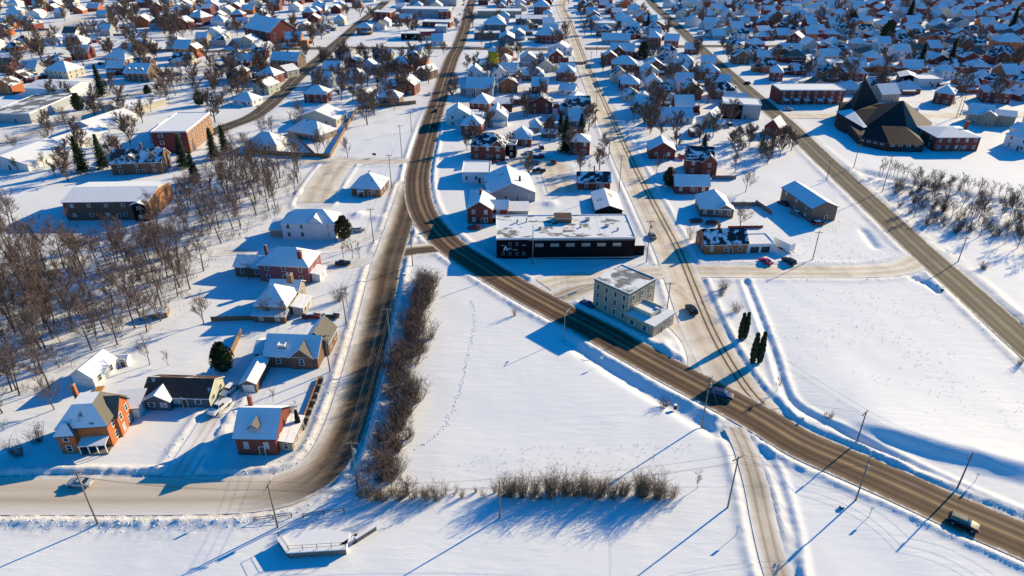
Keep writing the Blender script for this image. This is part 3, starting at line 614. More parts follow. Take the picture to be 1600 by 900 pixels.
house('mauve_house', 'mauve brick house with two red chimneys and a lower dark left wing', (-65.32,172.69,14.75,-6.0), 9.6, 5.7, 'hip', 2.6, 'brick_mauve', 'roof_full', {'f': 3, 'r': 2}, [W_((-11.4, .8), (8.8, 7.4, 3.6), 'gx', 1.9, n='left_wing', wall='brick_brown', win={'f': 2}), W_((8.8, -1.2), (2.4, 5.0, 2.7), 'shedl', .4, n='entry_porch', wall='siding_white', win={'r': 1})], [(4.6, -2.6, 5.4, 9.2, dict(s=1.1)), (-6.6, 0, 6.0, 9.2)], near=True)
house('white_house', 'pale two-storey house with paired windows beside the bare cedar, left of the fork', (-65.97,202.14,17.12,0.0), 8.5, 5.7, 'hip', 2.4, 'siding_white', 'roof_full', {'f': 4, 'r': 2}, [W_((2.5, -1.62), (4.5, 5.5, 5.75), 'gy', 2.2, n='front_gable', win={'f': 0}), W_((-11.0, .4), (4.6, 5.4, 2.5), 'shed', 1.4, n='lean_to', wall='siding_tan', win={})], [], near=True)
house('brick_bungalow', 'square brown brick bungalow with snowy pyramid roof by the left roadside', (-54.39,239.13,11.07,-6.7), 11.5, 3.6, 'hip', 2.6, 'brick_brown', 'roof_snow', {'f': 2, 'r': 3}, [], [(-.5, 2, 5.4, 7.0)], dict(o=(-1.6, -6.3), s=(2.6, 1.6), posts=2), near=True)
house('brick_hall', 'long low brick building with white roof and sunlit orange end, left wood', (-139.08,217.72,28.70,2.2), 19.0, 6.8, 'gx', 1.4, 'brick_brown', 'roof_full', {'f': 5}, [W_((11.6, -10.0), (4.4, 2.4, 6.2), 'gy', .8, n='entrance_bay', wall='siding_dark', win={'f': 1}), W_((14.3, 0), (.3, 18.8, 6.7), 'gx', 1.35, n='end', wall='brick_tan', rm='roof_full', ov=.02, win={})], [], cat='hall', near=True, ws=(1.1, .8))  # end: thin slab of brighter brick, sunlight painted into the wall
house('brick_house', 'brown brick house with orange lit end and red chimneys behind the long brick building', (-150.85,263.08,19.48,6.6), 11.0, 5.2, 'gx', 3.0, 'brick_brown', 'roof_patchy', {'f': 3, 'r': 2}, [W_((6.0, 0), (4.0, 9.0, 5.2), 'gy', 3.2, n='end_gable', win={'r': 2}), W_((-2.4, -2.6), (3.0, 3.4, 1.6), 'gy', .9, z=5.6, n='dormer', win={'f': 1})], [(1.4, 0, 7.0, 11.2), (-7.6, 1, 6.0, 10.4)])
house('school_block', 'three-storey brick block with flat white roof and sunlit orange side', (-148.41,289.97,14.79,3.4), 31.0, 9.4, 'flat', 0, 'brick_red', 'roof_full', {'f': 2, 'r': 8}, [W_((-11.0, 12.0), (8.0, 26.0, 5.2), 'flat', 0, n='annex', wall='siding_grey', rm='roof_full', win={'f': 0}), W_((7.5, 0), (.2, 30.8, 9.2), 'flat', 0, n='side', wall='brick_tan', rm='roof_full', win={'r': 7})], [], cat='school', door='r', ws=(1.6, 1.1))  # side: thin brick slab whose colour carries the sunlight
# ---- left middle
house('white_house', 'white hip-roofed house inside the brown plank fence corner', (-110.87,293.55,14.72,-10.6), 11, 3.2, 'hip', 2.4, 'siding_white', 'roof_full', {'f': 2})
house('beige_house', 'beige low house with dark ridges inside the plank fence, near its tip', (-96.77,310.64,19.43,-27.4), 12, 3.4, 'hip', 2.2, 'siding_tan', 'roof_snow', {'f': 2, 'r': 2}, [W_((6.4, 1.6), (5, 7, 3.0), 'gy', 1.6, n='side_gable', win={'r': 1})])
house('beige_house', 'beige house with broad bright white roof slope beside the fenced lot', (-96.11,333.29,20.57,-12.6), 13, 3.8, 'gy', 3.4, 'siding_cream', 'roof_full', {'f': 2, 'r': 3}, [W_((-9.0, 4), (6, 8, 3.2), 'gx', 1.8, n='low_wing', rm='roof_snow', win={'f': 1})])
house('white_house', 'small white hip-roofed house left of the curving far street', (-146.01,371.48,12.00,-13.0), 10, 3.0, 'hip', 2.2, 'siding_white', 'roof_full')
house('green_house', 'pale green gable-front house beside the curving far street', (-144.21,397.33,10.63,-16.7), 11, 5.0, 'gy', 2.6, 'siding_green', 'roof_snow')
house('brick_house', 'dark brick hip-roofed house just behind the pale green gable', (-149.54,423.10,12.45,-15.9), 11, 5.4, 'hip', 2.2, 'brick_red', 'roof_snow')
house('cream_house', 'cream gable house hidden by twigs above the pale green one', (-145.54,442.62,12.00,-38.0), 9, 4.4, 'gy', 2.4, 'siding_cream', 'roof_snow')
house('brick_house', 'brick house with twiggy tree before it, left of the curving street bend', (-151.24,467.81,19.50,-12.1), 12, 5.6, 'gx', 3.0, 'brick_brown', 'roof_snow', None, [W_((5.5, 0), (6, 8, 5.4), 'gy', 2.6, n='end_gable')])
house('apartment_block', 'red brick apartment block with white roof and stepped orange ends, upper left', (-202.58,571.93,39.19,-42.3), 24, 9.0, 'gx', 2.0, 'brick_red', 'roof_full', {'f': 4, 'r': 3}, cat='apartment block')
house('white_house', 'white gable house in front of the red apartment block', (-185.56,515.65,11.49,-39.3), 12, 5.2, 'gy', 2.6, 'siding_white', 'roof_full')
house('orange_house', 'vivid orange brick house with blue roof among the upper left trees', (-234.94,503.74,12.13,-11.1), 14, 6.6, 'gx', 3.0, 'brick_orange', 'roof_full', None, [W_((7, 0), (8, 8, 6.4), 'gy', 2.8, n='end_gable')], [(-7, 2, 7, 13)])
house('dormer_house', 'brick house with three small snowy dormers beside the upper left wood', (-231.08,429.14,15.13,-6.6), 13, 5.4, 'gx', 3.6, 'brick_brown', 'roof_snow', None, [W_((x, -3.4), (1.8, 3, 1.4), 'gy', .8, z=5.8, n='dormer') for x in (-4.2, 0, 4.2)], [(-6.6, 0, 6, 11.4)])
house('cream_house', 'cream hip house next to the large spruce, upper left', (-268.75,478.23,20.46,-24.5), 13, 5.0, 'hip', 2.6, 'siding_cream', 'roof_full')
house('cream_house', 'wide pale hip-roofed house behind the cream one, upper left', (-276.11,504.94,22.20,-24.9), 12, 4.4, 'hip', 2.4, 'siding_white', 'roof_full')
house('brick_house', 'red brick hip house fronting the far left street, lit on its right', (-286.63,656.54,16.49,-27.3), 14, 7.0, 'hip', 2.6, 'brick_red', 'roof_full')
for i, (x, y) in enumerate(((312, 31), (330, 27), (344, 23), (356, 20))):
    pass
house('flat_store', 'grey flat-roofed store with red canopy at the left edge', (-249.99,337.82,20.46,0.0), 42, 4.4, 'flat', 0, 'siding_grey', 'roof_gravel', {'f': 0, 'r': 0}, cat='shop')
house('white_warehouse', 'long white-roofed warehouse beyond the left edge store', (-262.78,391.32,27.35,-6.2), 22, 4.6, 'gx', 1.6, 'siding_white', 'roof_full', {'f': 0}, cat='warehouse')
house('pale_house', 'pale hip-roofed house with round red disc sign before it', (-284.62,437.13,16.91,-12.3), 14, 5.0, 'hip', 2.6, 'siding_cream', 'roof_full')
house('white_shed', 'large low white roof at the left edge below the slanting street', (-208.60,268.83,23.50,-11.5), 24, 3.2, 'gy', 2.6, 'siding_white', 'roof_full', {'f': 0}, cat='warehouse')
house('white_shed', 'long white gabled shed below the leaning spruces, left side', (-202.69,294.46,13.12,-20.2), 24, 3.0, 'gy', 2.4, 'siding_white', 'roof_full', {'f': 0}, cat='warehouse')
house('white_shed', 'bright white gabled shed next to the dark round cedar, left side', (-204.31,320.29,14.51,-16.8), 26, 3.2, 'gy', 2.4, 'siding_white', 'roof_full', {'f': 0}, cat='warehouse')
house('white_shed', 'broad white flat roof uphill of the brick school block', (-207.13,353.37,18.03,-24.4), 26, 3.4, 'gy', 2.0, 'siding_cream', 'roof_full', {'f': 0}, cat='warehouse')
house('grey_house', 'grey hip-roofed house right of the curving street, lower one', (-108.15,377.66,12.40,-6.5), 10, 5.2, 'hip', 2.2, 'brick_red', 'roof_snow')
house('grey_house', 'blue-grey gable house just above the lower hip house by the curving street', (-113.81,413.92,11.21,-8.4), 10, 5.0, 'gx', 2.4, 'siding_grey', 'roof_snow')
house('blue_house', 'pale blue low house right of the curving street, upper one', (-117.11,452.96,11.37,-9.7), 10, 3.4, 'gx', 2.2, 'siding_blue', 'roof_snow')
house('brick_cottage', 'dark red cottage with wide white gable roof below the cross street', (-107.54,472.95,10.95,-10.9), 12, 3.6, 'gy', 2.4, 'brick_red', 'roof_full')
house('brick_house', 'dark red brick house with wide grey roof and left annex, fenced lot row', (-72.56,456.83,14.59,-7.7), 10, 5.6, 'hip', 2.0, 'brick_red', 'roof_snow', None, [W_((-9.5, 0), (5.5, 7, 4.0), 'gx', 1.5, n='left_annex')])
house('brick_house', 'red brick house with cream front gable nearest the main road', (-59.92,395.05,8.76,-9.9), 11, 6.0, 'gy', 3.0, 'brick_red', 'roof_snow', None, [W_((-8.5, 1), (8.5, 8, 4.6), 'gx', 2.2, n='left_wing'), W_((-15.0, 1.4), (4.5, 6, 4.0), 'gx', 1.4, n='white_annex', wall='siding_white')])
house('brown_house', 'brown house with porch tucked against the main road, left side', (-55.72,433.55,7.65,-27.7), 12, 5.4, 'gy', 2.6, 'brick_brown', 'roof_full')
house('white_cottage', 'white front-gabled cottage behind the plank fence by the open lot', (-80.84,380.46,7.49,-10.9), 9, 3.2, 'gy', 2.2, 'siding_white', 'roof_full')
house('brown_house', 'brown hip house behind a big bare tree at the plank fence', (-66.77,372.15,11.42,-6.8), 9, 4.6, 'hip', 2.4, 'siding_brown', 'roof_snow')
house('brown_cabin', 'small brown gable roof left of the cross street corner', (-95.31,507.26,9.40,-30.1), 8, 4.6, 'gy', 2.4, 'siding_brown', 'roof_patchy')
house('grey_house', 'dull grey-roofed house behind bare trees near the crossing', (-69.09,499.12,9.59,-13.8), 10, 4.6, 'gx', 2.2, 'siding_grey', 'roof_snow')
# ---- shops along the far main road
house('brick_shop', 'dark red brick block with flat white roof by the far left street', (-121.65,677.94,17.28,-13.4), 14, 8, 'flat', 0, 'brick_red', 'roof_full', {'f': 3}, cat='shop')
house('long_store', 'long grey flat-roofed store beside the far main road', (-83.50,702.83,46.40,-5.3), 20, 7.5, 'flat', 0, 'siding_grey', 'roof_full', {'f': 0}, cat='shop')
house('long_store', 'longest dark store with white roof at the far main road, topmost', (-84.74,786.17,50.09,0.0), 22, 9, 'flat', 0, 'siding_grey', 'roof_full', {'f': 0}, cat='shop')
house('brick_shop', 'small red brick shop stuck to the long grey store', (-64.34,696.45,11.03,0.0), 14, 6.5, 'flat', 0, 'brick_red', 'roof_full', {'f': 2}, cat='shop')
house('red_diner', 'low white-roofed shop with red fascia by the far main road', (-67.52,643.53,25.11,-8.3), 14, 4.2, 'flat', 0, 'brick_red', 'roof_full', {'f': 2}, cat='shop')
house('dark_shop', 'low dark glazed shop with white roof and maroon canopy beside it', (-81.92,579.06,14.99,0.0), 14, 4.6, 'flat', 0, 'siding_dark', 'roof_full', {'f': 2}, cat='shop')
house('canopy', 'maroon gabled canopy beside the low dark glazed shop', (-66.93,579.06,13.95,0.0), 9, 3.4, 'gx', 1.8, 'siding_cream', 'roof_dark', {'f': 2}, cat='canopy', fascia='maroon_paint', bare='f', shingle='maroon_paint')
house('blue_kiosk', 'small shop with bright blue shaded roof left of the main road crossing', (-60.53,613.88,9.82,0.0), 12, 5.0, 'flat', 0, 'siding_blue', 'roof_full', {'f': 1}, cat='shop')
house('fuel_station', 'fuel station with white canopy edge at the far crossing', (-20.16,579.06,20.67,0.0), 10, 5.0, 'flat', 0, 'siding_teal', 'roof_full', {'f': 3}, cat='fuel station')
house('teal_hall', 'teal gabled hall right behind the fuel station', (-3.97,553.16,11.90,0.0), 20, 5.4, 'gy', 2.8, 'siding_teal', 'roof_full', {'f': 1}, cat='hall')
house('green_shop', 'broad teal-sided shop with blue roof behind the fuel station', (-14.80,617.24,18.63,0.0), 16, 6.4, 'hip', 2.2, 'siding_teal', 'roof_full', {'f': 2}, cat='shop')
house('long_store', 'long white flat roof right of the far main road', (-12.09,704.98,42.76,0.0), 18, 5.5, 'flat', 0, 'siding_tan', 'roof_full', {'f': 0}, cat='shop')
house('grey_store', 'long grey-roofed building beside the middle street far off', (18.08,660.32,29.16,0.0), 18, 5.0, 'gx', 1.6, 'siding_teal', 'roof_snow', {'f': 0}, cat='shop')
house('brick_mansion', 'tall red brick house with octagonal blue roof by the far middle street', (29.46,713.71,15.05,0.0), 18, 9, 'hip', 3.5, 'brick_red', 'roof_full')
house('maroon_house', 'maroon brick house with broad blue hipped roofs above the cross street', (26.68,562.98,17.24,-9.5), 14, 6.5, 'hip', 3.0, 'brick_red', 'roof_snow', None, [W_((8, 3), (10, 9, 6.8), 'hip', 2.8, n='right_wing')])
house('white_house', 'white front-gabled house at the corner of cross street and middle street', (34.25,513.21,11.23,-12.4), 12, 5.6, 'gy', 2.8, 'siding_white', 'roof_full', None, [W_((-6.5, -1), (5, 7, 4.4), 'gx', 1.4, n='left_wing'), W_((6.4, -1.5), (5, 7, 3.6), 'gx', 1.4, n='right_wing')])
# ---- block between main road and middle street
house('grey_house', 'grey-sided house with broad blue roof beside the main road', (-18.45,389.10,15.32,-5.5), 13, 5.6, 'gx', 2.8, 'siding_grey', 'roof_full', {'f': 2}, [W_((-8.5, 1), (5.6, 8, 4.4), 'gx', 1.6, n='side_wing')], [(2, 0, 6, 9.6)])
house('brick_house', 'red brick house with blue hip roof below the grey-sided house', (-16.97,353.34,10.38,-13.8), 12, 6.2, 'hip', 2.8, 'brick_red', 'roof_full', {'f': 3, 'r': 2}, [], [(-4.5, 2, 6, 10.6)])
house('brick_row', 'long dark red building with plain white roof behind the red brick hip house', (-5.72,358.36,11.44,0.0), 12, 4.6, 'gx', 1.4, 'brick_red', 'roof_full', {'f': 0})
house('red_shed', 'small red shed with snowy roof right of the long dark red building', (4.53,372.83,6.97,0.0), 8, 2.8, 'flat', 0, 'brick_red', 'roof_full', {'f': 1}, cat='shed')
house('brick_house', 'brick and grey house with snowy pyramid roof near the main road', (-19.15,315.63,9.46,-6.2), 11, 5.4, 'hip', 2.6, 'brick_red', 'roof_full', {'f': 2}, [W_((1.0, 9.4), (5.0, 5, 6.6), 'flat', 0, n='tower', wall='siding_white')])
house('brick_house', 'large red brick house with dark blue hipped roof and small dormer', (-10.40,280.93,14.36,-6.7), 11.5, 6.4, 'hip', 3.0, 'brick_red', 'roof_dark_patch', {'f': 3, 'r': 2}, [W_((4.2, -2.8), (5.5, 6, 6.4), 'gy', 2.4, n='front_gable', win={'f': 1}), W_((9.6, 1.6), (4.0, 6.0, 5.6), 'flat', 0, n='grey_annex', wall='siding_dark', win={'f': 1})], near=True)
house('cottage', 'low brick cottage with snowy pyramid roof behind a bare tree', (4.18,299.98,8.41,-6.4), 11, 3.8, 'hip', 3.0, 'brick_red', 'roof_full', {'f': 2})
house('white_hall', 'white flat-roofed hall with big snow-white roof beside the gabled house', (-14.03,253.25,11.02,0.0), 13, 4.0, 'flat', 0, 'siding_white', 'roof_full', {'f': 3}, cat='hall', near=True)
house('gabled_house', 'large pale blue-grey gabled house with white roof above the black building', (-0.09,233.78,17.23,6.2), 19.5, 3.6, 'gy', 3.5, 'siding_grey', 'roof_snow', {'f': 4}, [], [(3.6, -4, 4.0, 7.6, dict(mat='siding_dark'))], near=True)
house('brick_house', 'red brick house with white windows and cross gable left of the black building', (-10.94,214.19,8.35,-3.7), 10.0, 5.6, 'gy', 2.4, 'brick_red', 'roof_full', {'f': 2, 'r': 1}, [W_((6.0, 1.0), (6.4, 7.0, 4.8), 'gx', 1.8, n='right_wing', win={'f': 1}), W_((-1.2, 6.8), (6.0, 5.0, 5.4), 'gx', 2.4, n='rear_wing', win={})], [(-.4, 2.0, 7, 9.8)], dict(o=(5.2, -4.0), s=(3.0, 1.8), posts=2), near=True)
house('metal_shed', 'corrugated pale shed behind the black building', (2.00,218.83,7.12,0.0), 6.5, 3.0, 'shed', .6, 'metal_grey', 'roof_full', {'f': 0}, door=None, cat='shed', near=True)
house('brick_cottage', 'small red brick cottage with dark blue patchy roof and stovepipe', (31.28,245.69,12.22,0.0), 7.8, 3.4, 'gx', 2.1, 'brick_red', 'roof_dark_patch', {'f': 2}, [], [(.2, .3, 5, 8.0, dict(s=.45))], near=True)
house('metal_garage', 'black gable-front garage with streaked metal roof beside the middle street', (33.97,221.07,9.19,0.0), 16.5, 2.3, 'gy', 1.5, 'siding_dark', 'roof_metal', {'f': 0, 'r': 0}, door=None, cat='garage', near=True, fascia='trim_dark')
house('red_house', 'dark red two-storey brick house beside a tall spruce and the middle street', (29.44,288.21,8.62,-5.8), 9.5, 6.0, 'hip', 1.6, 'brick_red', 'roof_full', {'f': 2}, near=True)
house('blue_roof_house', 'low house with bright blue roof behind the tall spruce', (31.95,329.95,8.14,0.0), 12, 3.6, 'gx', 2.8, 'siding_teal', 'roof_full', {'f': 1})
house('white_house', 'white gabled house with wide snowy roof beside the middle street', (32.69,363.51,11.01,-13.7), 12, 4.2, 'gy', 2.6, 'siding_white', 'roof_full')
house('garden_shed', 'low shed with bright blue roof among the cedars', (17.04,312.59,6.61,-8.7), 6, 2.4, 'gx', 1.2, 'siding_brown', 'roof_full', {'f': 1}, cat='shed')
house('grey_cottage', 'grey cottage half hidden by a brown tree, left of the olive cedar', (11.33,321.33,5.51,0.0), 9, 3.0, 'hip', 2.0, 'siding_grey', 'roof_full')
house('brick_cottage', 'brick cottage with white pyramid roof at the playground', (13.08,431.77,13.48,0.0), 14, 3.8, 'hip', 3.2, 'brick_brown', 'roof_full')
house('brick_house', 'brick house with blue and white roofs by the middle street, right of the pyramid roof', (32.84,430.89,11.10,-9.1), 10, 5.6, 'hip', 2.4, 'brick_red', 'roof_full', None, [W_((0, 9), (9, 7, 6), 'gx', 2.4, n='rear_wing')])
house('white_cottage', 'small white cottage on the bank below the brick house, middle street', (31.08,394.31,9.08,-19.3), 8, 3.4, 'gx', 2.0, 'siding_white', 'roof_full')
house('blue_house', 'blue-roofed play building beside the yellow silo', (-2.86,445.38,10.77,-10.0), 12, 3.0, 'gx', 2.2, 'siding_blue', 'roof_full', {'f': 1})
house('play_house', 'white clad narrow house right behind the yellow silo', (-6.03,472.95,7.21,-16.7), 10, 5.2, 'hip', 2.0, 'siding_white', 'roof_full')
house('green_shop', 'green and yellow fronted low building left of the silo', (-18.43,464.77,7.54,-15.5), 9, 3.2, 'gx', 1.4, 'green_paint', 'roof_full', {'f': 1}, cat='shop')
house('white_shed', 'plain white flat building left of the corner house, playground yard', (16.97,500.27,6.79,0.0), 12, 3.0, 'flat', 0, 'siding_white', 'roof_full', {'f': 0}, cat='shed')
# ---- between middle street and right street
house('brick_house', 'red brick cottage with white wide roof nearest the fenced orchard', (64.16,282.19,10.84,-4.5), 10, 4.2, 'gy', 3.0, 'brick_red', 'roof_full', {'f': 2, 'r': 2}, near=True)
house('brick_house', 'tall red brick house with dark blue crossing gables and snowy ridge', (75.28,262.71,10.34,-8.3), 11, 6.2, 'gx', 3.2, 'brick_red', 'roof_dark_patch', {'f': 2, 'r': 2}, [W_((3.6, -4.2), (6.0, 5.0, 6.0), 'gy', 2.8, n='front_gable', win={'f': 1})], near=True)
house('brick_cottage', 'low red brick wing house with bright blue roof below the tall gabled house', (67.71,242.05,12.66,-3.0), 8, 3.4, 'gx', 2.2, 'brick_red', 'roof_full', {'f': 3}, [], [(-6.5, 2.5, 4, 7.2)], near=True)
house('porch_bungalow', 'grey bungalow with blue-white pyramid roof and deep dark porch', (70.67,219.95,10.27,-6.3), 12.5, 3.4, 'hip', 3.4, 'siding_brown', 'roof_full', {'f': 3, 'r': 2}, [W_((3.2, -4.6), (6.0, 3.6, 3.2), 'gy', 1.6, n='porch_gable', win={'f': 2})], near=True)
house('brick_cottage', 'orange-red brick cottage with blue roof and white double garage', (66.48,190.91,13.45,3.8), 9.0, 3.7, 'gx', 2.0, 'brick_orange', 'roof_dark_patch', {'f': 3, 'l': 2}, [W_((11.2, -.4), (8.6, 7.6, 2.6), 'flat', 0, n='garage', wall='siding_white', rm='roof_full', win={})], [(-1.4, .3, 5, 8.2, dict(mat='brick_orange'))], near=True)
cot = bpy.context.scene.collection.objects[-1]
while cot.parent: cot = cot.parent
for gx in (8.7, 12.2):
    m = MB(); m.box((0, 0, 1.0), (2.7, .12, 2.0)); m.build('garage_door', M['trim_dark'], cot, (gx + .6, -4.22, 0))
house('dark_barn', 'dark weathered barn with bright blue snowy roof on open snow', (106.80,216.35,9.39,10.0), 20, 5.2, 'gy', 1.9, 'siding_brown', 'roof_full', {'f': 0, 'r': 0, 'l': 3}, door='f', cat='barn', near=True, fascia='trim_dark', ws=(.9, .6))
house('small_shed', 'tiny red shed with snowy roof behind the brick cottages', (86.33,314.10,5.10,0.0), 6, 2.4, 'flat', 0, 'brick_red', 'roof_full', {'f': 1}, cat='shed')
house('blue_gable_house', 'small house with steep blue gable beside the diagonal street', (122.81,318.21,6.98,-36.4), 9, 3.8, 'gy', 3.2, 'brick_red', 'roof_full')
house('white_house', 'tall pale house with bright blue roof and white shed before it, middle street', (68.12,353.34,9.87,-14.6), 9.5, 5.6, 'gx', 2.6, 'siding_cream', 'roof_full', {'f': 2, 'r': 2}, [W_((-1.4, 7.4), (8.0, 6.0, 6.2), 'gy', 2.8, n='rear_gable', win={})], near=False)
house('white_bungalow', 'long white bungalow with hedge before it, right of the tall pale house', (82.23,336.67,15.30,0.0), 11, 3.2, 'gx', 2.4, 'siding_white', 'roof_full', {'f': 3})
house('gable_cottage', 'small tan cottage with blue roof and entry porch near the grey commercial block', (95.70,329.40,6.35,-31.3), 11, 4.4, 'gy', 3.4, 'siding_cream', 'roof_full', {'f': 1, 'r': 1}, [W_((4.8, -2.6), (3.2, 5, 3.0), 'gx', 1.2, n='side_entry')])
house('commercial_block', 'grey two-tone flat-roofed commercial block beside the diagonal street', (116.30,345.43,18.21,-11.3), 14, 7.0, 'flat', 0, 'siding_grey', 'roof_full', {'f': 0}, [W_((-4.6, -6.0), (9.6, 3.0, 7.2), 'flat', 0, n='dark_front', wall='siding_dark', win={'f': 1})], cat='shop')
house('hip_house', 'brick house with dark blue hip roof behind the commercial block', (118.49,384.74,13.29,-6.2), 12, 5.0, 'hip', 2.8, 'brick_brown', 'roof_dark_patch', {'f': 2})
house('teal_house', 'low teal house with white roof slope behind the commercial block', (120.04,368.79,11.96,-12.9), 10, 3.0, 'gx', 2.4, 'siding_teal', 'roof_full', {'f': 1})
house('brick_house', 'brick house with snowy pyramid roof facing the middle street, third up', (68.15,401.17,10.65,-8.4), 12, 5.2, 'hip', 3.0, 'brick_red', 'roof_full', None, [W_((-2, 9.5), (9, 8, 5.2), 'hip', 2.6, n='rear_wing')])
house('brick_house', 'long red brick house with white hip roof facing the middle street', (71.92,451.04,15.92,-6.9), 12, 6.4, 'hip', 2.2, 'brick_red', 'roof_full', {'f': 4, 'l': 2}, [W_((9.5, 2), (5, 8, 4.6), 'shed', 1.2, n='side_wing')])
house('brick_house', 'red brick house with blue gables behind the long brick one', (77.42,499.12,16.54,-8.0), 12, 6.0, 'gx', 3.0, 'brick_red', 'roof_full', None, [W_((-2.5, -3), (7, 7, 6), 'gy', 3.0, n='front_gable'), W_((11, 2), (5, 9, 4.6), 'shed', 1.2, n='side_wing')])
house('brick_house', 'square brick house with white hip roof beside the dark round cedar', (109.29,551.79,9.79,-16.3), 11, 6.4, 'hip', 2.2, 'brick_red', 'roof_full')
house('brick_house', 'brick house with blue gables right of the dark round cedar', (120.99,543.66,10.54,-14.7), 11, 5.6, 'gx', 3.0, 'brick_red', 'roof_full')
house('grey_house', 'low grey house behind the thin poles at the middle street crossing', (81.20,560.14,21.87,-7.4), 12, 3.2, 'gx', 2.4, 'siding_grey', 'roof_snow')
house('grey_shop', 'plain grey flat-roofed building beyond the middle street crossing', (80.55,624.05,19.38,0.0), 13, 6.0, 'flat', 0, 'siding_grey', 'roof_full', {'f': 1}, cat='shop')
house('corner_house', 'small brick house with blue roof at the cross street and diagonal street', (130.75,518.07,10.02,-14.2), 9, 3.8, 'gx', 2.8, 'brick_red', 'roof_full')
house('grey_house', 'pale house with blue roof below the corner house, diagonal street', (128.14,460.77,8.97,-12.8), 10, 5.6, 'gx', 2.8, 'siding_grey', 'roof_full')
house('brick_house', 'wide brick house with white hip roof, left side of the diagonal street', (122.17,434.43,13.62,-7.5), 11, 5.0, 'hip', 2.4, 'brick_brown', 'roof_full')
house('striped_roof_house', 'brick house with ribbed blue roof, left side of the diagonal street', (122.09,410.66,13.32,-7.0), 10, 4.0, 'gx', 2.4, 'brick_red', 'roof_snow')
house('white_cottage', 'small white cottage behind the bare orchard trees, mid block', (117.95,479.26,9.35,-13.2), 9, 3.2, 'hip', 2.2, 'siding_white', 'roof_full')
# ---- right side
house('brick_row_house', 'long red brick rowhouse with white roof and a line of snowy porches', (162.82,374.20,34.94,0.0), 15, 7.4, 'flat', 0, 'brick_red', 'roof_full', {'f': 8}, cat='rowhouse', near=False, door=None)
house('church_office', 'brown brick two-storey house attached beside the dark tent-like church', (195.92,293.09,19.25,0.0), 17, 6.4, 'hip', 1.8, 'brick_red', 'roof_full', {'f': 5, 'l': 2}, [], [(8.5, 2, 6, 10.4, dict(s=1.2))], near=True)
house('tan_house', 'tan gabled house with blue roofs behind the church house', (230.00,333.29,9.79,-27.3), 11, 5.6, 'gx', 2.8, 'siding_tan', 'roof_full', {'f': 2, 'l': 1}, [W_((3, -3.4), (7, 5, 5.6), 'gy', 2.2, n='front_gable'), W_((10, 3), (10, 9, 5.4), 'gx', 1.6, n='right_wing')])
house('white_house', 'white house with blue roof at the right edge above the field', (223.38,294.99,11.57,-70.8), 12, 6.0, 'hip', 2.4, 'siding_white', 'roof_full', {'f': 2, 'l': 2}, [W_((-7, 5), (6, 7, 7.0), 'gx', 2.0, n='tall_wing')])
house('brick_house', 'dark red brick house with hip roof behind the church, left of two poles', (234.43,374.22,9.27,-36.3), 12, 6.4, 'hip', 2.6, 'brick_red', 'roof_full', {'f': 2, 'l': 2})
house('brick_house', 'dark red brick house with blue and white hip roof behind the tan house', (265.05,376.28,12.87,-18.8), 13, 6.2, 'hip', 3.0, 'brick_red', 'roof_full', {'f': 3, 'l': 2})
house('stone_house', 'pale stone house with snow-heaped roof just behind the church spire', (208.85,379.76,11.61,14.0), 12, 4.6, 'gx', 2.0, 'siding_tan', 'roof_snow', {'f': 2})
house('dark_porch_house', 'dark-walled house with wide sloping grey-white roof, right of the church', (239.76,421.41,9.76,-20.3), 14, 4.4, 'gy', 1.4, 'siding_dark', 'roof_full')
house('white_barn', 'white box-roofed building right of the dark sloping roof house', (249.22,414.73,14.15,0.0), 12, 4.4, 'flat', 0, 'siding_white', 'roof_full', {'f': 1})
house('brick_house', 'red brick house with hip roof between rowhouse and church spire', (212.50,430.89,11.24,-9.0), 12, 5.2, 'hip', 2.4, 'brick_red', 'roof_full')
house('grey_house', 'grey hip-roofed house right of the rowhouse end', (194.21,395.05,11.18,-7.8), 11, 3.6, 'hip', 2.6, 'siding_grey', 'roof_full')
house('carport_house', 'white house with black twin carport openings behind the rowhouse', (213.40,464.77,11.21,-10.3), 11, 4.2, 'flat', 0, 'siding_dark', 'roof_full', {'f': 2})
house('brick_terrace', 'orange-red brick terrace end with white roof right of the carport house', (243.97,475.03,10.47,-11.5), 14, 5.8, 'hip', 2.2, 'brick_orange', 'roof_full')
house('brick_house', 'square brick house with white pyramid roof at the rowhouse corner', (163.24,430.89,7.15,-14.2), 11, 5.6, 'hip', 2.6, 'brick_red', 'roof_full')
house('red_gable_house', 'bright red gable house on the rise above the rowhouse', (219.58,558.75,10.60,-32.0), 12, 5.2, 'gy', 3.2, 'brick_red', 'roof_full')
house('white_dormer_house', 'white snowy-roofed cottage with a dormer above the rowhouse', (200.27,512.02,14.37,-19.5), 12, 3.6, 'gx', 3.4, 'brick_brown', 'roof_full', None, [W_((0, -3), (3, 3, 1.5), 'gy', .8, z=4.2, n='dormer')])
house('brick_house', 'long brick house with snowy hip roofs, upper right corner', (372.41,533.15,18.67,-7.9), 14, 6.4, 'hip', 2.4, 'brick_orange', 'roof_full')

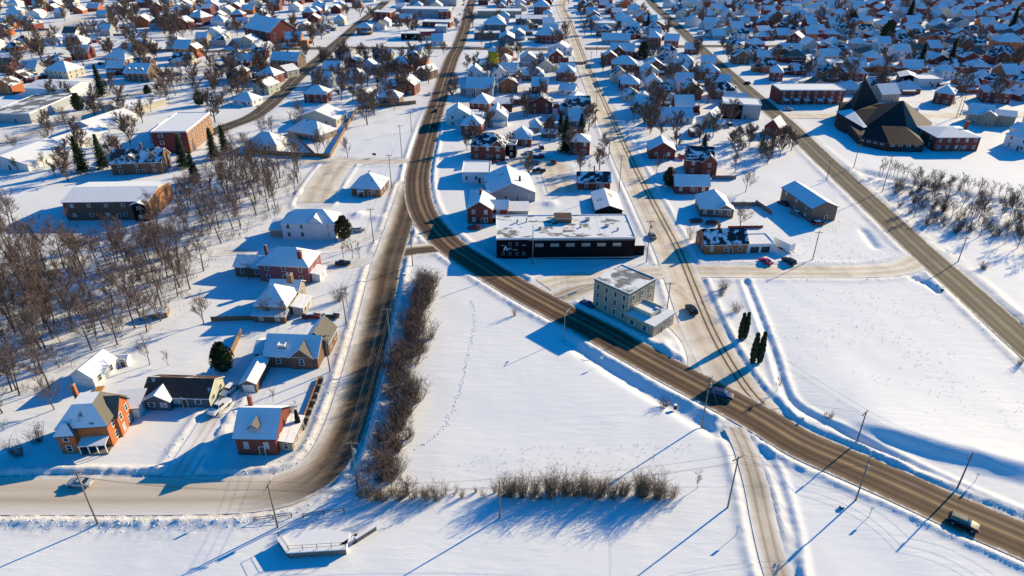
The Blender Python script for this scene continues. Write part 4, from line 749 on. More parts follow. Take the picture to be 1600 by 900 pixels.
# ---------------------------------------------------------------- black long building with the sign
def black_building():
    fr = (16.40,187.81,42.24,1.2); h = 6.6; d = 17.5
    cx, cy, w, rot = fr; a = R(rot)
    root = empty('black_building', (cx - math.sin(a) * d / 2, cy + math.cos(a) * d / 2, 0), a)
    tag(root, 'long black commercial building with patchy white flat roof and letters ART', 'shop'); HSPOT.append((cx, cy + 9, 24))
    ro = block(root, (0, 0), (w, d, h), 'flat', 0, 'siding_dark', 'roof_art', fascia='trim')
    for i in range(4):
        x = -w / 2 + 2.0 + 2.1 * i
        put_window(root, x, -d / 2, 1.9, 0, 'shopfront', (.75, .7))
        if i in (1, 2): put_window(root, x, -d / 2, 5.2, 0, 'shopfront', (.75, .7))
        else:
            m = MB(); m.box((0, -.05, 0), (1.2, .14, .12)); m.build('sill', M['trim'], root, (x, -d / 2, 4.7))
    for i in range(6):
        x = -w / 2 + 13.0 + 4.75 * i
        m = MB(); m.box((0, -.03, 0), (2.6, .08, .95)); p = m.build('blocked_window', M['metal_grey'], root, (x, -d / 2, 4.75))
        m = MB(); m.box((0, -.1, -.53), (2.7, .16, .1)); m.build('sill', M['concrete'], p)
    m = MB(); m.box((0, 0, 0), (w - 9.8, .10, .14)); m.build('trim_band', M['concrete'], root, (4.85, -d / 2 - .06, 6.25))
    m = MB(); m.box((0, 0, 0), (w - 9.8, .22, .30)); m.build('base_course', M['concrete'], root, (4.85, -d / 2 - .1, .35))
    # lettering: a slanted A with small capitals
    def text(s, size, x, z, name, ex=.02):
        cu = bpy.data.curves.new(name, 'FONT'); cu.body = s; cu.size = size; cu.extrude = ex
        to = bpy.data.objects.new('tmp', cu); col.objects.link(to)
        me = bpy.data.meshes.new_from_object(to.evaluated_get(bpy.context.evaluated_depsgraph_get()))
        bpy.data.objects.remove(to); me.materials.clear(); me.materials.append(M['white_paint'])
        o = obj(name, me, root, (x, -d / 2 - .05, z)); o.rotation_euler = (R(90), 0, 0); return o
    m = MB()
    m.add([(0, -.06, 0), (.42, -.06, 0), (1.0, -.06, 1.45), (.58, -.06, 1.45), (0, .02, 0), (.42, .02, 0), (1.0, .02, 1.45), (.58, .02, 1.45)], [(0, 1, 2, 3), (0, 3, 7, 4), (1, 5, 6, 2), (3, 2, 6, 7)])
    m.add([(.74, -.06, 1.3), (1.02, -.06, 1.45), (1.46, -.06, 0), (1.06, -.06, 0), (.74, .02, 1.3), (1.02, .02, 1.45), (1.46, .02, 0), (1.06, .02, 0)], [(0, 3, 2, 1), (3, 7, 6, 2), (1, 2, 6, 5)])
    m.build('sign_letter', M['white_paint'], root, (-w / 2 + 2.0, -d / 2 - .03, 2.95))
    text('RT', 1.05, -w / 2 + 3.45, 3.15, 'sign_letters'); 
    m = MB(); m.box((0, 0, 0), (1.5, .06, .10)); m.build('sign_line', M['white_paint'], root, (-w / 2 + 5.7, -d / 2 - .05, 3.2))
    # things on the roof
    m = MB(); m.box((0, 0, .7), (5.2, 4.2, 1.5)); hq = m.build('roof_house', M['brick_brown'], ro, (w * .5 - 21.0, 4.6, h + .3))
    m = MB(); solid(m, [([(-2.8, -2.3, 1.6), (2.8, -2.3, 1.6), (2.8, 2.3, 1.75), (-2.8, 2.3, 1.75)], 't')], .15); q = m.build('roof_house_cap', [M['roof_brown_bare'], M['trim'], M['trim']], ro, (w * .5 - 21.0, 4.6, h + .3))
    for x, y, s, t in ((-14.5, 3.0, .5, 1.0), (-11.5, 3.6, .4, 1.3), (-7.5, -2.0, .8, .6), (8.0, 4.4, 1.2, .7), (13.5, -.5, 1.0, .6), (16.5, -3.4, .5, .8), (5.2, -1.0, .5, .5), (-4.0, 1.0, .6, .5)):
        m = MB(); m.box((0, 0, t / 2), (s, s, t)); m.box((0, 0, t + .05), (s * 1.25, s * 1.25, .1)); m.build('roof_vent', M['metal_grey'], ro, (x, y, h + .3))
    m = MB(); wall_mesh(m, 3.6, 6, 3.0, 'flat', 0); m.build('side_annex', M['siding_dark'], root, (w / 2 + 1.8, -3.5, 0))
    m = MB(); solid(m, [([(-1.9, -3.1, 3.2), (1.9, -3.1, 3.2), (1.9, 3.1, 3.2), (-1.9, 3.1, 3.2)], 't')], .3); m.build('side_annex_roof', [M['roof_full'], M['trim_dark'], M['trim']], root, (w / 2 + 1.8, -3.5, 0))
black_building()

def corner_block():
    fr = (25.79,154.30,11.33,-50.4); d = 11.6; h = 8.6
    cx, cy, w, rot = fr; a = R(rot + 5)
    root = empty('corner_block', (cx - math.sin(a) * d / 2, cy + math.cos(a) * d / 2, 0), a)
    tag(root, 'beige brick three-storey flat-roofed corner building with low terrace annex', 'building'); HSPOT.append((cx + 4, cy + 4, 10))
    ro = block(root, (0, 0), (w, d, h), 'flat', 0, 'brick_beige', 'roof_gravel', fascia='trim_dark')
    for k, z in ((0, 1.9), (1, 4.6), (2, 7.1)):
        for i in range(4): put_window(root, -w / 2 + w * (i + .5) / 4, -d / 2, z, 0, 'near', (1.0, .95))
        for i in range(3):
            if k: put_window(root, w / 2, -d / 2 + d * (i + .5) / 3, z, R(90), 'near', (1.0, .95))
    # low annex continuing the street face
    aw, ad = 8.6, 9.0
    m = MB(); wall_mesh(m, aw, ad, 3.4, 'flat', 0); an = m.build('annex_wall', M['brick_beige'], root, (w / 2 + aw / 2 + .02, -d / 2 + ad / 2 - .6, 0))
    m = MB(); solid(m, [([(-aw/2-.3, -ad/2-.3, 3.6), (aw/2+.3, -ad/2-.3, 3.6), (aw/2+.3, ad/2+.3, 3.75), (-aw/2+.1, ad/2+.3, 3.75)], 't')], .55)
    ar = m.build('annex_roof', [M['roof_full'], M['concrete'], M['trim']], root, (w / 2 + aw / 2 + .02, -d / 2 + ad / 2 - .6, 0))
    m = MB()
    for c, q in (((0, -2.5, 0), (5.6, .2, 1.1)), ((0, 2.5, 0), (5.6, .2, 1.1)), ((-2.9, 0, 0), (.2, 5.2, 1.1)), ((2.9, 0, 0), (.2, 5.2, 1.1))): m.box(c, q)
    m.build('terrace_wall', M['siding_cream'], root, (w / 2 + 3.0, -d / 2 + 4.4, 4.25))
    m = MB(); m.box((0, 0, 0), (5.6, 4.8, .3)); m.build('terrace_snow', M['snow_plain'], root, (w / 2 + 3.0, -d / 2 + 4.4, 3.98))
    for x in (-2.3, 1.6): put_window(an, x, -ad / 2, 1.7, 0, 'near', (1.5, .8))
    put_window(an, aw / 2, -1.0, 1.05, R(90), 'door', name='door')
    for i in range(2): put_window(an, aw / 2, 1.2 + 1.8 * i, 1.7, R(90), 'near', (.9, .8))
    m = MB(); m.box((0, 0, 0), (2.0, 1.6, .9)); m.build('roof_unit', M['white_paint'], root, (w / 2 + 5.4, -d / 2 + 6.4, 4.1))
corner_block()

def hull(name, pts, mat, parent):
    bm = bmesh.new()
    for p in pts: bm.verts.new(p)
    r = bmesh.ops.convex_hull(bm, input=bm.verts)
    bmesh.ops.delete(bm, geom=[g for g in r['geom_interior'] if isinstance(g, bmesh.types.BMVert)], context='VERTS')
    me = bpy.data.meshes.new(name); bm.to_mesh(me); bm.free(); me.materials.append(M[mat])
    return obj(name, me, parent)
def church():
    root = empty('church', (165, 305, 0)); tag(root, 'dark tent-roofed modern church with sharp spire', 'church'); HSPOT.append((172, 312, 26)); HSPOT.append((178, 338, 24))
    inv = lambda L: [(x - 165, y - 305, z) for x, y, z in L]
    hull('main_roof', inv([(163.5,312.6,5),(180.7,308.5,5),(186.0,301.5,1.6),(197.3,318.6,5.6),(195,338,6),(172,344,6),(185.0,325.5,14.2)]), 'roof_church', root)
    hull('spire', inv([(166.8,334.1,7.5),(182.5,340.0,8.5),(173.2,352,7),(181,350,8),(174,343.7,20.6)]), 'roof_church', root)
    hull('saddle_roof', inv([(162.0,334.0,5.8),(164.8,313.8,4.9),(167.5,334.0,7.5),(182.0,339.5,9.6),(184.4,326.5,11.5),(176.0,316.0,5.0),(172,350,6)]), 'roof_church', root)
    hull('snowy_left_roof', inv([(159.6,336.4,6.2),(162.6,311.2,5.15),(164.6,312.4,5.4),(167.0,333.2,7.5),(168.4,338,7.0)]), 'roof_full', root)
    hull('sunlit_roof_face', inv([(185.25,325.3,14.35),(181.1,308.1,5.0),(186.5,301.0,1.7),(197.9,318.3,5.6),(184.9,325.2,14.0),(180.9,308.6,4.6),(186.0,302,1.4),(197.3,318.6,5.2)]), 'roof_church_sunlit', root)  # thin slab over the right face, sunlight put into its lighter colour
    hull('left_wall', inv([(157.6,325.0,-1),(160.2,336.0,5.9),(160.2,336.0,-1),(162.9,312.2,4.9),(161.0,311.0,-1),(170.0,350,-1),(170.0,350,5.6),(175,320,-1)]), 'church_wall', root)
    hull('front_wall', inv([(157.0,301.5,-1),(165.5,293.0,-1),(181.0,292.0,-1),(186.0,306.0,-1),(157.0,301.5,3.6),(165.5,293.0,3.6),(181.0,292.0,3.6),(186.0,303.0,1.0),(160,322,4.6),(160,322,-1),(190,322,-1)]), 'church_wall', root)
    hull('front_canopy', inv([(158.5,303.0,3.3),(165.8,292.2,3.3),(181.4,291.2,3.3),(183.4,300.0,4.2),(177,303.5,8.0),(167,305.0,8.0),(162,308,6.0)]), 'roof_church', root)
    hull('back_wall', inv([(160,322,-1),(196,320,-1),(194,337,-1),(182,352,-1),(168,352,-1),(168,352,6.8),(182,352,7.8),(194,337,5.4),(196,320,5.0)]), 'church_wall', root)
    a = math.atan2(-1.0, 15.5)
    for i in range(4): put_window(root, 2.6 + 3.4 * i, -12.15 - .215 * i, 2.6, a, 'far', (1.5, .5))
    b = math.atan2(-8.5, 8.5)
    for i in range(4): put_window(root, -7.2 + 2.0 * i, -4.3 - 2.0 * i, 2.6, b, 'far', (1.2, .5))
    m = MB(); m.box((0, 0, 1.4), (6.5, .3, 2.8)); m.build('entrance', M['pane'], root, (9.4, -12.6, -.6), a)
    m = MB(); m.box((0, 0, 3.0), (2.6, .8, 6.4)); m.box((0, -.3, 4.2), (1.0, .4, 2.2), 1); m.build('bell_pillar', [M['white_paint'], M['trim_dark']], root, (38.0, 38.0, 0))
church()

def silo():
    x, y = (-12.35,467.80)
    root = empty('silo', (x, y, 0)); tag(root, 'yellow round silo with blue conical cap beside the main road', 'silo')
    m = MB(); m.cyl((0, 0), 3.4, -.5, 11.5, 16); m.build('drum', M['yellow_paint'], root, smooth=True)
    m = MB(); m.cyl((0, 0), 3.8, 11.5, 14.5, 16, 0, .15); m.build('cap', M['snow_plain'], root)
    for z in (3.5, 7.5): 
        m = MB(); m.cyl((0, 0), 3.46, z, z + .25, 16); m.build('hoop', M['green_paint'], root)
silo()
# snowy porches of the rowhouse
row = [o for o in col.objects if o.name.startswith('brick_row_house')][0]
for i in range(5):
    x = -14.0 + 5.6 * i + (1.5 if i > 2 else 0)
    m = MB(); solid(m, [([(-1.4, -1.1, 2.7), (1.4, -1.1, 2.7), (1.4, 1.1, 3.3), (-1.4, 1.1, 3.3)], 'f')], .25); m.build('porch_roof', [M['roof_full'], M['trim'], M['trim']], row, (x, -8.6, 0))
    for s in (-1.2, 1.2): m = MB(); m.box((0, 0, 1.3), (.18, .18, 2.8)); m.build('post', M['trim_dark'], row, (x + s, -9.5, 0))
    put_window(row, x, -7.5, 1.05, 0, 'door', name='door')

# ================================================================ FAR HOUSES
ORD = ['first', 'second', 'third', 'fourth', 'fifth', 'sixth', 'seventh', 'eighth', 'ninth', 'tenth', 'eleventh', 'twelfth', 'thirteenth', 'fourteenth', 'fifteenth', 'sixteenth', 'seventeenth', 'eighteenth', 'nineteenth', 'twentieth', 'twenty-first', 'twenty-second', 'twenty-third', 'twenty-fourth', 'twenty-fifth', 'twenty-sixth', 'twenty-seventh', 'twenty-eighth', 'twenty-ninth', 'thirtieth']
OPEN = [((-62.89,313.09), 26), ((-61.10,340.13), 16), ((156.17,328.85), 26), ((119.66,264.97), 60), ((-42.10,461.76), 18), ((-24.58,493.45), 16), ((-96.23,600.78), 20), ((-292.20,585.12), 45), ((-356.47,692.25), 40), ((-383.63,617.24), 30), ((-337.61,504.90), 30), ((-316.43,542.32), 25)]
def near_road(x, y, pad):
    for name, pts, hw, m, z, bk in ROADS:
        L = LINES[name]
        if np.min(np.hypot(L[:, 0] - x, L[:, 1] - y)) < hw + pad: return True
    return False
fr_ = random.Random(5)
FAR = []
row = 0
y = 336.0
while y < 875:
    x = -700 + fr_.uniform(0, 12)
    while x < 700:
        w = fr_.uniform(8.5, 12.5); d = fr_.uniform(9, 13)
        yy = y + fr_.uniform(-5, 5)
        ok = abs(x) < .654 * yy + 55 and not near_road(x, yy, 8.5)
        if ok and x < -60 and (fr_.random() < .35 + .3 * (yy < 480)): ok = False
        if ok and any(math.hypot(x - a, yy - b) < c + 7.0 for a, b, c in HSPOT): ok = False
        if ok and any(math.hypot(x - a[0], yy - a[1]) < c for a, c in OPEN): ok = False
        if ok: FAR.append([x, yy, w, d, row])
        x += w + fr_.uniform(6.0, 10.5) + (3 if yy > 600 else 0)
    y += fr_.uniform(19, 22) if row % 2 == 0 else fr_.uniform(27, 31)
    row += 1
def region(x, yy):
    mx = LINES['main_road']; i = np.argmin(np.abs(mx[:, 1] - yy) + (mx[:, 1] < 250) * 1e6)
    if x < mx[i, 0]: return 'left of main road'
    q = LINES['middle_street']; i = np.argmin(np.abs(q[:, 1] - yy))
    if x < q[i, 0]: return 'between main road and middle street'
    q = LINES['right_street']; i = np.argmin(np.abs(q[:, 1] - yy))
    return 'between middle and diagonal streets' if x < q[i, 0] else 'right of diagonal street'
WALLS = [('brick_red', 'red brick', 32), ('brick_brown', 'brown brick', 12), ('brick_orange', 'orange brick', 8), ('siding_white', 'white', 18), ('siding_cream', 'cream', 9), ('siding_grey', 'grey', 11), ('siding_blue', 'blue', 5), ('siding_tan', 'tan', 5)]
ROOFS = [('hip', 'hip-roofed'), ('gx', 'side-gabled'), ('gy', 'front-gabled')]
FAR.sort(key=lambda q: q[1])
keep, rest = FAR[:186], FAR[186:]
rows = {}
for q in keep: q.append(region(q[0], q[1])); rows.setdefault((q[5], q[4]), []).append(q)
regrows = {}
for rg, rw in sorted(rows): regrows.setdefault(rg, []).append(rw)
for q in keep:
    x, yy, w, d, rw, rg = q
    n = sorted(v[0] for v in rows[(rg, rw)]).index(x); ri = regrows[rg].index(rw)
    wm, wl, _ = fr_.choices(WALLS, [v[2] for v in WALLS])[0]; rk, rl = fr_.choice(ROOFS)
    h = fr_.choice((3.4, 4.6, 5.4, 5.8)); k = fr_.uniform(2.2, 3.2) * (1.15 if rk == 'gy' else 1)
    wg = []
    if fr_.random() < .6: wg.append(W_((fr_.choice((-1, 1)) * (w / 2 + 1.8), fr_.uniform(-1, 2.5)), (4.2, d * .6, h * .7), fr_.choice(('gx', 'flat', 'shed')), 1.3, n='wing', win={}))
    if fr_.random() < .35: wg.append(W_((fr_.uniform(-2, 2), -d / 2 - 1.1), (w * .55, 2.4, 2.5), 'shed', .6, n='porch', win={}))
    cx = [(fr_.uniform(-2, 2), fr_.uniform(0, 2), h, h + k + .9)] if fr_.random() < .6 else []
    rot = fr_.gauss(0, 4)
    house('town_house', '%s %s house, %s from left, %s row back, %s' % (wl, rl, ORD[n], ORD[ri], rg), (x, yy - d / 2, w, rot), d, h, rk, k, wm, fr_.choice(('roof_full', 'roof_full', 'roof_snow', 'roof_snow', 'roof_patchy', 'roof_patchy', 'roof_dark_patch', 'roof_grey_bare')), {'f': 2}, wg, cx, None, None, group='town houses in rows')
# the farthest roofs read as one mass
mats = ['brick_red', 'brick_brown', 'siding_white', 'siding_cream', 'siding_grey', 'roof_full', 'trim', 'roof_snow', 'brick_orange']
m = MB()
for x, yy, w, d, rw in [q[:5] for q in rest]:
    h = fr_.choice((3.4, 4.6, 5.6)); k = .7 * min(w, d) / 2; rk = fr_.choice(('hip', 'gx', 'gy'))
    s = MB(); wall_mesh(s, w, d, h, rk, k); wmi = fr_.choice((0, 0, 0, 1, 2, 2, 3, 4, 8)); s.m = [wmi] * len(s.f)
    t = MB(); solid(t, roof_polys(w, d, h, rk, k, .4), .2); ri = fr_.choice((5, 5, 7)); t.m = [ri if v == 0 else 6 for v in t.m]
    for z in (s, t):
        b = len(m.v); m.v += [(p[0] + x, p[1] + yy, p[2]) for p in z.v]; m.f += [[b + i for i in f] for f in z.f]; m.m += z.m
tag(m.build('far_houses', [M[v] for v in mats]), 'mass of small snowy-roofed houses at the far end of town', 'houses', None, 'stuff')
for q in rest: HSPOT.append((q[0], q[1], 6))

# yard clutter of the far town: sheds, board fences
sd = MB(); wall_mesh(sd, 3.4, 3.0, 2.2, 'gx', .8, -.5); sdm = [sd.mesh('wall', [M[k]]) for k in ('siding_grey', 'wood', 'siding_white', 'brick_red')]
sr = MB(); solid(sr, roof_polys(3.4, 3.0, 2.2, 'gx', .8, .2), .15); srm = sr.mesh('roof', [M['roof_full'], M['trim_dark'], M['trim']])
fp = MB(); fp.box((0, 0, .75), (1.9, .08, 1.9)); fpm = fp.mesh('panel', [M['wood_grey']])
cl = 0
for q in keep + rest[:40]:
    x, yy, w, d = q[:4]
    rg = region(x, yy)
    if fr_.random() < .42:
        sx, sy = x + fr_.choice((-1, 1)) * (w / 2 + 3.0), yy + d / 2 + fr_.uniform(1, 4)
        if not near_road(sx, sy, 2.5) and all(math.hypot(sx - a, sy - b) > c * .8 + 1.5 for a, b, c in HSPOT):
            o = empty('yard_shed', (sx, sy, 0), fr_.uniform(-.2, .2)); k_ = fr_.uniform(.9, 1.6); o.scale = (k_, k_, 1)
            tag(o, 'small snow-roofed shed in the town yards, ' + rg, 'shed', 'yard sheds ' + rg); obj('wall', fr_.choice(sdm), o); obj('roof', srm, o)
    if fr_.random() < .5:
        ax, ay = x + w / 2 + 3.2, yy - d / 2
        n = fr_.randint(4, 9)
        if not near_road(ax, ay + n, 3.0):
            o = empty('board_fence', (ax, ay, 0), math.pi / 2 * fr_.choice((1, 1, 0))); tag(o, 'grey board fence between town houses, ' + rg, 'fence', 'board fences ' + rg)
            for i in range(n): obj('panel', fpm, o, (i * 2.0, 0, 0))

# ================================================================ TREES AND SHRUBS
tr = random.Random(21)
def bend(p, d, L, n, wob, up, rnd):
    pts = [Vector(p)]; d = Vector(d).normalized()
    for i in range(n):
        d = (d + Vector((rnd.uniform(-wob, wob), rnd.uniform(-wob, wob), rnd.uniform(-wob, wob) + up))).normalized()
        pts.append(pts[-1] + d * (L / n))
    return pts, d
def make_tree(seed, h, spread=1.0, first=.35, limbs=9, tw=1.0, fat=1.0):
    rnd = random.Random(seed); t = MB(); c = MB()
    pts, _ = bend((0, 0, -.6), (rnd.uniform(-.08, .08), rnd.uniform(-.08, .08), 1), h * .86, 8, .07, .05, rnd)
    rad = [h * .0135 * fat * (1 - i / 8.6) + .018 for i in range(9)]
    t.tube(pts, rad, 6)
    at = lambda f: pts[min(7, int(f * 8))].lerp(pts[min(8, int(f * 8) + 1)], f * 8 - int(f * 8))
    for i in range(limbs):
        f = first + (.98 - first) * (i + rnd.random() * .7) / limbs
        a = rnd.uniform(0, 6.283); L = h * rnd.uniform(.26, .40) * spread * (1.12 - f * .55)
        d = (math.cos(a), math.sin(a), rnd.uniform(.5, 1.2))
        lp, ld = bend(at(min(f, .99)), d, L, 4, .2, .1, rnd)
        r0 = h * .0052 * fat * (1.15 - f * .6) + .01
        c.tube(lp, [r0, r0 * .8, r0 * .6, r0 * .42, r0 * .2], 4)
        for j in range(6):
            b = lp[1 + j % 4].lerp(lp[min(4, 2 + j % 4)], rnd.random()); a2 = rnd.uniform(0, 6.283)
            d2 = (Vector((math.cos(a2), math.sin(a2), rnd.uniform(.2, 1.0))) + ld * .9)
            bp, bd = bend(b, d2, L * rnd.uniform(.35, .6), 2, .25, .08, rnd)
            c.tube(bp, [.026 * tw, .018 * tw, .01 * tw], 3)
            for k in range(5):
                q = bp[0].lerp(bp[2], rnd.uniform(.25, 1)); a3 = rnd.uniform(0, 6.283)
                tp, _ = bend(q, Vector((math.cos(a3), math.sin(a3), rnd.uniform(.0, .9))) + bd * .8, L * rnd.uniform(.16, .34), 1, .2, .05, rnd)
                c.tube(tp, [.015 * tw, .007 * tw], 3)
                for _ in range(2):
                    q2 = tp[0].lerp(tp[1], rnd.uniform(.3, 1)); a4 = rnd.uniform(0, 6.283)
                    e2 = q2 + Vector((math.cos(a4), math.sin(a4), rnd.uniform(.0, .9))).normalized() * L * rnd.uniform(.08, .2)
                    c.tube([q2, e2], [.010 * tw, .005 * tw], 3)
    return t.mesh('trunk', [M['bark']], True), c.mesh('crown', [M['twig']], False)
def make_shrub(seed, h, stems=22, spread=.55, tw=1.0, mat='twig'):
    rnd = random.Random(seed); t = MB(); c = MB()
    for i in range(stems):
        a = rnd.uniform(0, 6.283); r = rnd.uniform(0, .3) * h * spread; L = h * rnd.uniform(.65, 1.05); lean = rnd.uniform(.05, spread)
        pts, d = bend((r * math.cos(a), r * math.sin(a), -.3), (math.cos(a) * lean, math.sin(a) * lean, 1), L, 3, .12, .02, rnd)
        t.tube(pts, [.035 * tw, .028 * tw, .02 * tw, .010 * tw], 3)
        for j in range(7):
            k = rnd.randint(0, 2); q = pts[k].lerp(pts[k + 1], rnd.random()); a2 = rnd.uniform(0, 6.283)
            bp, bd = bend(q, (math.cos(a2) * .8, math.sin(a2) * .8, rnd.uniform(.3, 1.1)), L * rnd.uniform(.18, .4), 2, .2, .05, rnd)
            c.tube(bp, [.018 * tw, .013 * tw, .007 * tw], 3)
            for _ in range(3):
                q2 = bp[0].lerp(bp[2], rnd.uniform(.3, 1)); a3 = rnd.uniform(0, 6.283)
                c.tube([q2, q2 + Vector((math.cos(a3), math.sin(a3), rnd.uniform(.1, 1.2))).normalized() * L * rnd.uniform(.08, .2)], [.011 * tw, .005 * tw], 3)
    return t.mesh('stems', [M['bark']], False), c.mesh('twigs', [M[mat]], False)
def make_spruce(seed, h, w, dens=1.0, mat='needle'):
    rnd = random.Random(seed); t = MB(); c = MB()
    t.tube([(0, 0, -.5), (0, 0, h * .95)], [h * .016 + .05, .03], 6)
    z = h * .08
    while z < h * .99:
        f = z / h; rr = w * (1 - f) ** .85 * rnd.uniform(.75, 1.15) + .12
        n = max(5, int((9 + 12 * (1 - f)) * dens))
        for i in range(n):
            a = rnd.uniform(0, 6.283); L = rr * rnd.uniform(.6, 1.15); dr = -.22 * L
            for k in range(4):
                s = (k + rnd.random()) / 4 * L; sd = rnd.uniform(.22, .5) * (1.15 - k * .2) * max(.5, h / 12)
                px, py = math.cos(a) * s, math.sin(a) * s; pz = z + dr * (s / max(L, .1)) ** 1.4 + rnd.uniform(-.15, .15)
                tx, ty = -math.sin(a) * sd, math.cos(a) * sd; ox, oy = math.cos(a) * sd * 1.5, math.sin(a) * sd * 1.5
                c.add([(px - tx, py - ty, pz - .1), (px + ox, py + oy, pz - .25 * sd), (px + tx, py + ty, pz - .1), (px - ox * .2, py - oy * .2, pz + .22 * sd)], [(0, 1, 3), (1, 2, 3)])
        z += h * .035 / max(.6, dens)
    return t.mesh('trunk', [M['bark']]), c.mesh('crown', [M[mat]])
def make_cedar(seed, h, w, n=1400, mat='needle'):
    rnd = random.Random(seed); t = MB(); c = MB()
    t.tube([(0, 0, -.5), (0, 0, h * .8)], [.16, .04], 6)
    for i in range(n):
        f = rnd.random() ** .9; z = h * (.03 + .95 * f)
        prof = math.sin(math.pi * min(1, (.12 + f * .9)) ) ** .6 if f < .93 else .4
        r = w * prof * math.sqrt(rnd.uniform(.35, 1.0)) * (1 + .18 * math.sin(5 * z + seed)); a = rnd.uniform(0, 6.283)
        x, y = r * math.cos(a), r * math.sin(a); s = rnd.uniform(.14, .34) * (h / 7) ** .5; b = a + rnd.uniform(-.8, .8)
        c.add([(x - math.sin(b) * s, y + math.cos(b) * s, z), (x + math.sin(b) * s, y - math.cos(b) * s, z + rnd.uniform(-.1, .1)), (x + math.cos(b) * s * .6, y + math.sin(b) * s * .6, z + s * 2.0)], [(0, 1, 2)])
    return t.mesh('trunk', [M['bark']]), c.mesh('crown', [M[mat]])

def place(name, label, cat, group, mt, x, y, s=1.0, sz=None, parts=('trunk', 'crown')):
    root = empty(name, (x, y, 0), tr.uniform(0, 6.283)); root.scale = (s, s, sz or s)
    tag(root, label, cat, group)
    for pn, me in zip(parts, mt): obj(pn, me, root)
    return root
TALL = [make_tree(100 + i, 13.5, .95, .34, 12, 1.7, 1.1) for i in range(6)]; WIDEF = [make_tree(250 + i, 10.5, 1.25, .2, 13, 5.0, 1.8) for i in range(3)]
WIDE = [make_tree(200 + i, 9.5, 1.35, .25, 12, 1.7, 1.3) for i in range(4)]
THIN = [make_tree(300 + i, 8.0, .85, .28, 8, 1.2, .8) for i in range(3)]
SHRUB = [make_shrub(400 + i, 4.2, 20, .62, 1.2) for i in range(4)] ; SHRUB_D = [make_shrub(430 + i, 4.2, 22, .65, 1.7, 'bark') for i in range(3)]; SHRUB_T = [make_shrub(450 + i, 4.6, 13, .45, 1.1, 'twig_tan') for i in range(3)]; SHRUB_R = [make_shrub(480, 1.8, 26, .9, .9, 'twig_red'), make_shrub(481, 2.2, 30, .8, .9, 'twig')]
SPR = [make_spruce(500 + i, 13.5, 4.0, 1.35) for i in range(3)]
CED = [make_cedar(600 + i, 7.6, .62) for i in range(2)]; BUSHC = [make_cedar(620 + i, 7.5, 2.6, 2600, m_) for i, m_ in enumerate(('needle', 'needle_olive'))]

def inpoly(x, y, pg):
    c = False; j = len(pg) - 1
    for i in range(len(pg)):
        if (pg[i][1] > y) != (pg[j][1] > y) and x < (pg[j][0] - pg[i][0]) * (y - pg[i][1]) / (pg[j][1] - pg[i][1]) + pg[i][0]: c = not c
        j = i
    return c
def clear(x, y, pad=1.0, rp=1.0):
    return not near_road(x, y, rp) and all(math.hypot(x - a, y - b) > c * .8 + pad for a, b, c in HSPOT)
def scatter(pg, n, mind, pad=1.0, rp=1.5):
    xs = [p[0] for p in pg]; ys = [p[1] for p in pg]; out = []; tries = 0
    while len(out) < n and tries < n * 60:
        tries += 1
        x, y = tr.uniform(min(xs), max(xs)), tr.uniform(min(ys), max(ys))
        if inpoly(x, y, pg) and clear(x, y, pad, rp) and all((x - a) ** 2 + (y - b) ** 2 > mind ** 2 for a, b in out): out.append((x, y))
    return out
WOOD = [(-195.7,225.1),(-178.3,219.4),(-154.5,212.9),(-131.6,210.7),(-120.1,213.9),(-115.1,246.4),(-116.3,279.3),(-100.8,271.2),(-84.2,266.5),(-77.2,243.7),(-81.9,225.1),(-87.0,212.9),(-91.6,185.2),(-88.5,168.5),(-92.4,152.1),(-93.0,138.0),(-104.5,134.7),(-101.8,124.7),(-102.3,113.6),(-106.5,105.6),(-111.7,105.6)]
MARKS = [((-140, 222), 'beside the long brick building'), ((-118, 140), 'beside the barn garage'), ((-96, 165), 'above the small wooden hut'), ((-90, 190), 'left of the mauve house'), ((-100, 215), 'between the long brick building and pale house'), ((-80, 240), 'left of the cleared parking lot'), ((-150, 165), 'near the left picture edge'), ((-135, 185), 'in the middle of the thickest part'), ((-118, 200), 'below the long brick building')]
def wood_tree(x, y, mt, s):
    mk = min(MARKS, key=lambda q: (q[0][0] - x) ** 2 + (q[0][1] - y) ** 2)[1]; sz = 'tall' if s > 1.1 else ('slender' if s > .95 else 'smaller')
    place('bare_tree', sz + ' bare tree of the left wood, ' + mk, 'tree', 'left wood trees, %s, %s' % (sz, mk), mt, x, y, s)
for x, y in scatter(WOOD, 235, 2.3, .5):
    if -158 < x < -118 and 190 < y < 222 and tr.random() < .8: continue
    wood_tree(x, y, tr.choice(TALL + TALL + THIN), tr.uniform(.78, 1.2))
LEFTB = [(-177.2,198.8),(-164.8,198.8),(-144.9,189.6),(-122.1,158.7),(-107.7,124.7),(-113.2,115.7),(-118.8,115.7)]
for x, y in scatter(LEFTB, 34, 1.8, .3): wood_tree(x, y, tr.choice(TALL), tr.uniform(.9, 1.3))
UP = [(-281.5,493.5),(-403.4,736.4),(-445.3,854.8),(-371.1,854.8),(-322.5,786.2),(-279.5,617.2),(-256.3,516.8),(-237.8,461.8),(-260.5,482.5)]
for x, y in scatter(UP, 60, 4.6, .5):
    place('grove_tree', 'bare tree of the brown grove in the upper left', 'tree', 'bare trees of the upper left grove', tr.choice(WIDEF), x, y, tr.uniform(1.0, 1.5))
UL = [(-345.2,461.8),(-499.7,692.3),(-386.1,585.1),(-314.3,529.3),(-290.5,493.5),(-292.4,457.8),(-302.4,433.5)]
for x, y in scatter(UL, 22, 6, .5):
    place('grove_tree', 'bare tree near the top left corner', 'tree', 'bare trees at the top left corner', tr.choice(WIDEF), x, y, tr.uniform(.9, 1.4))
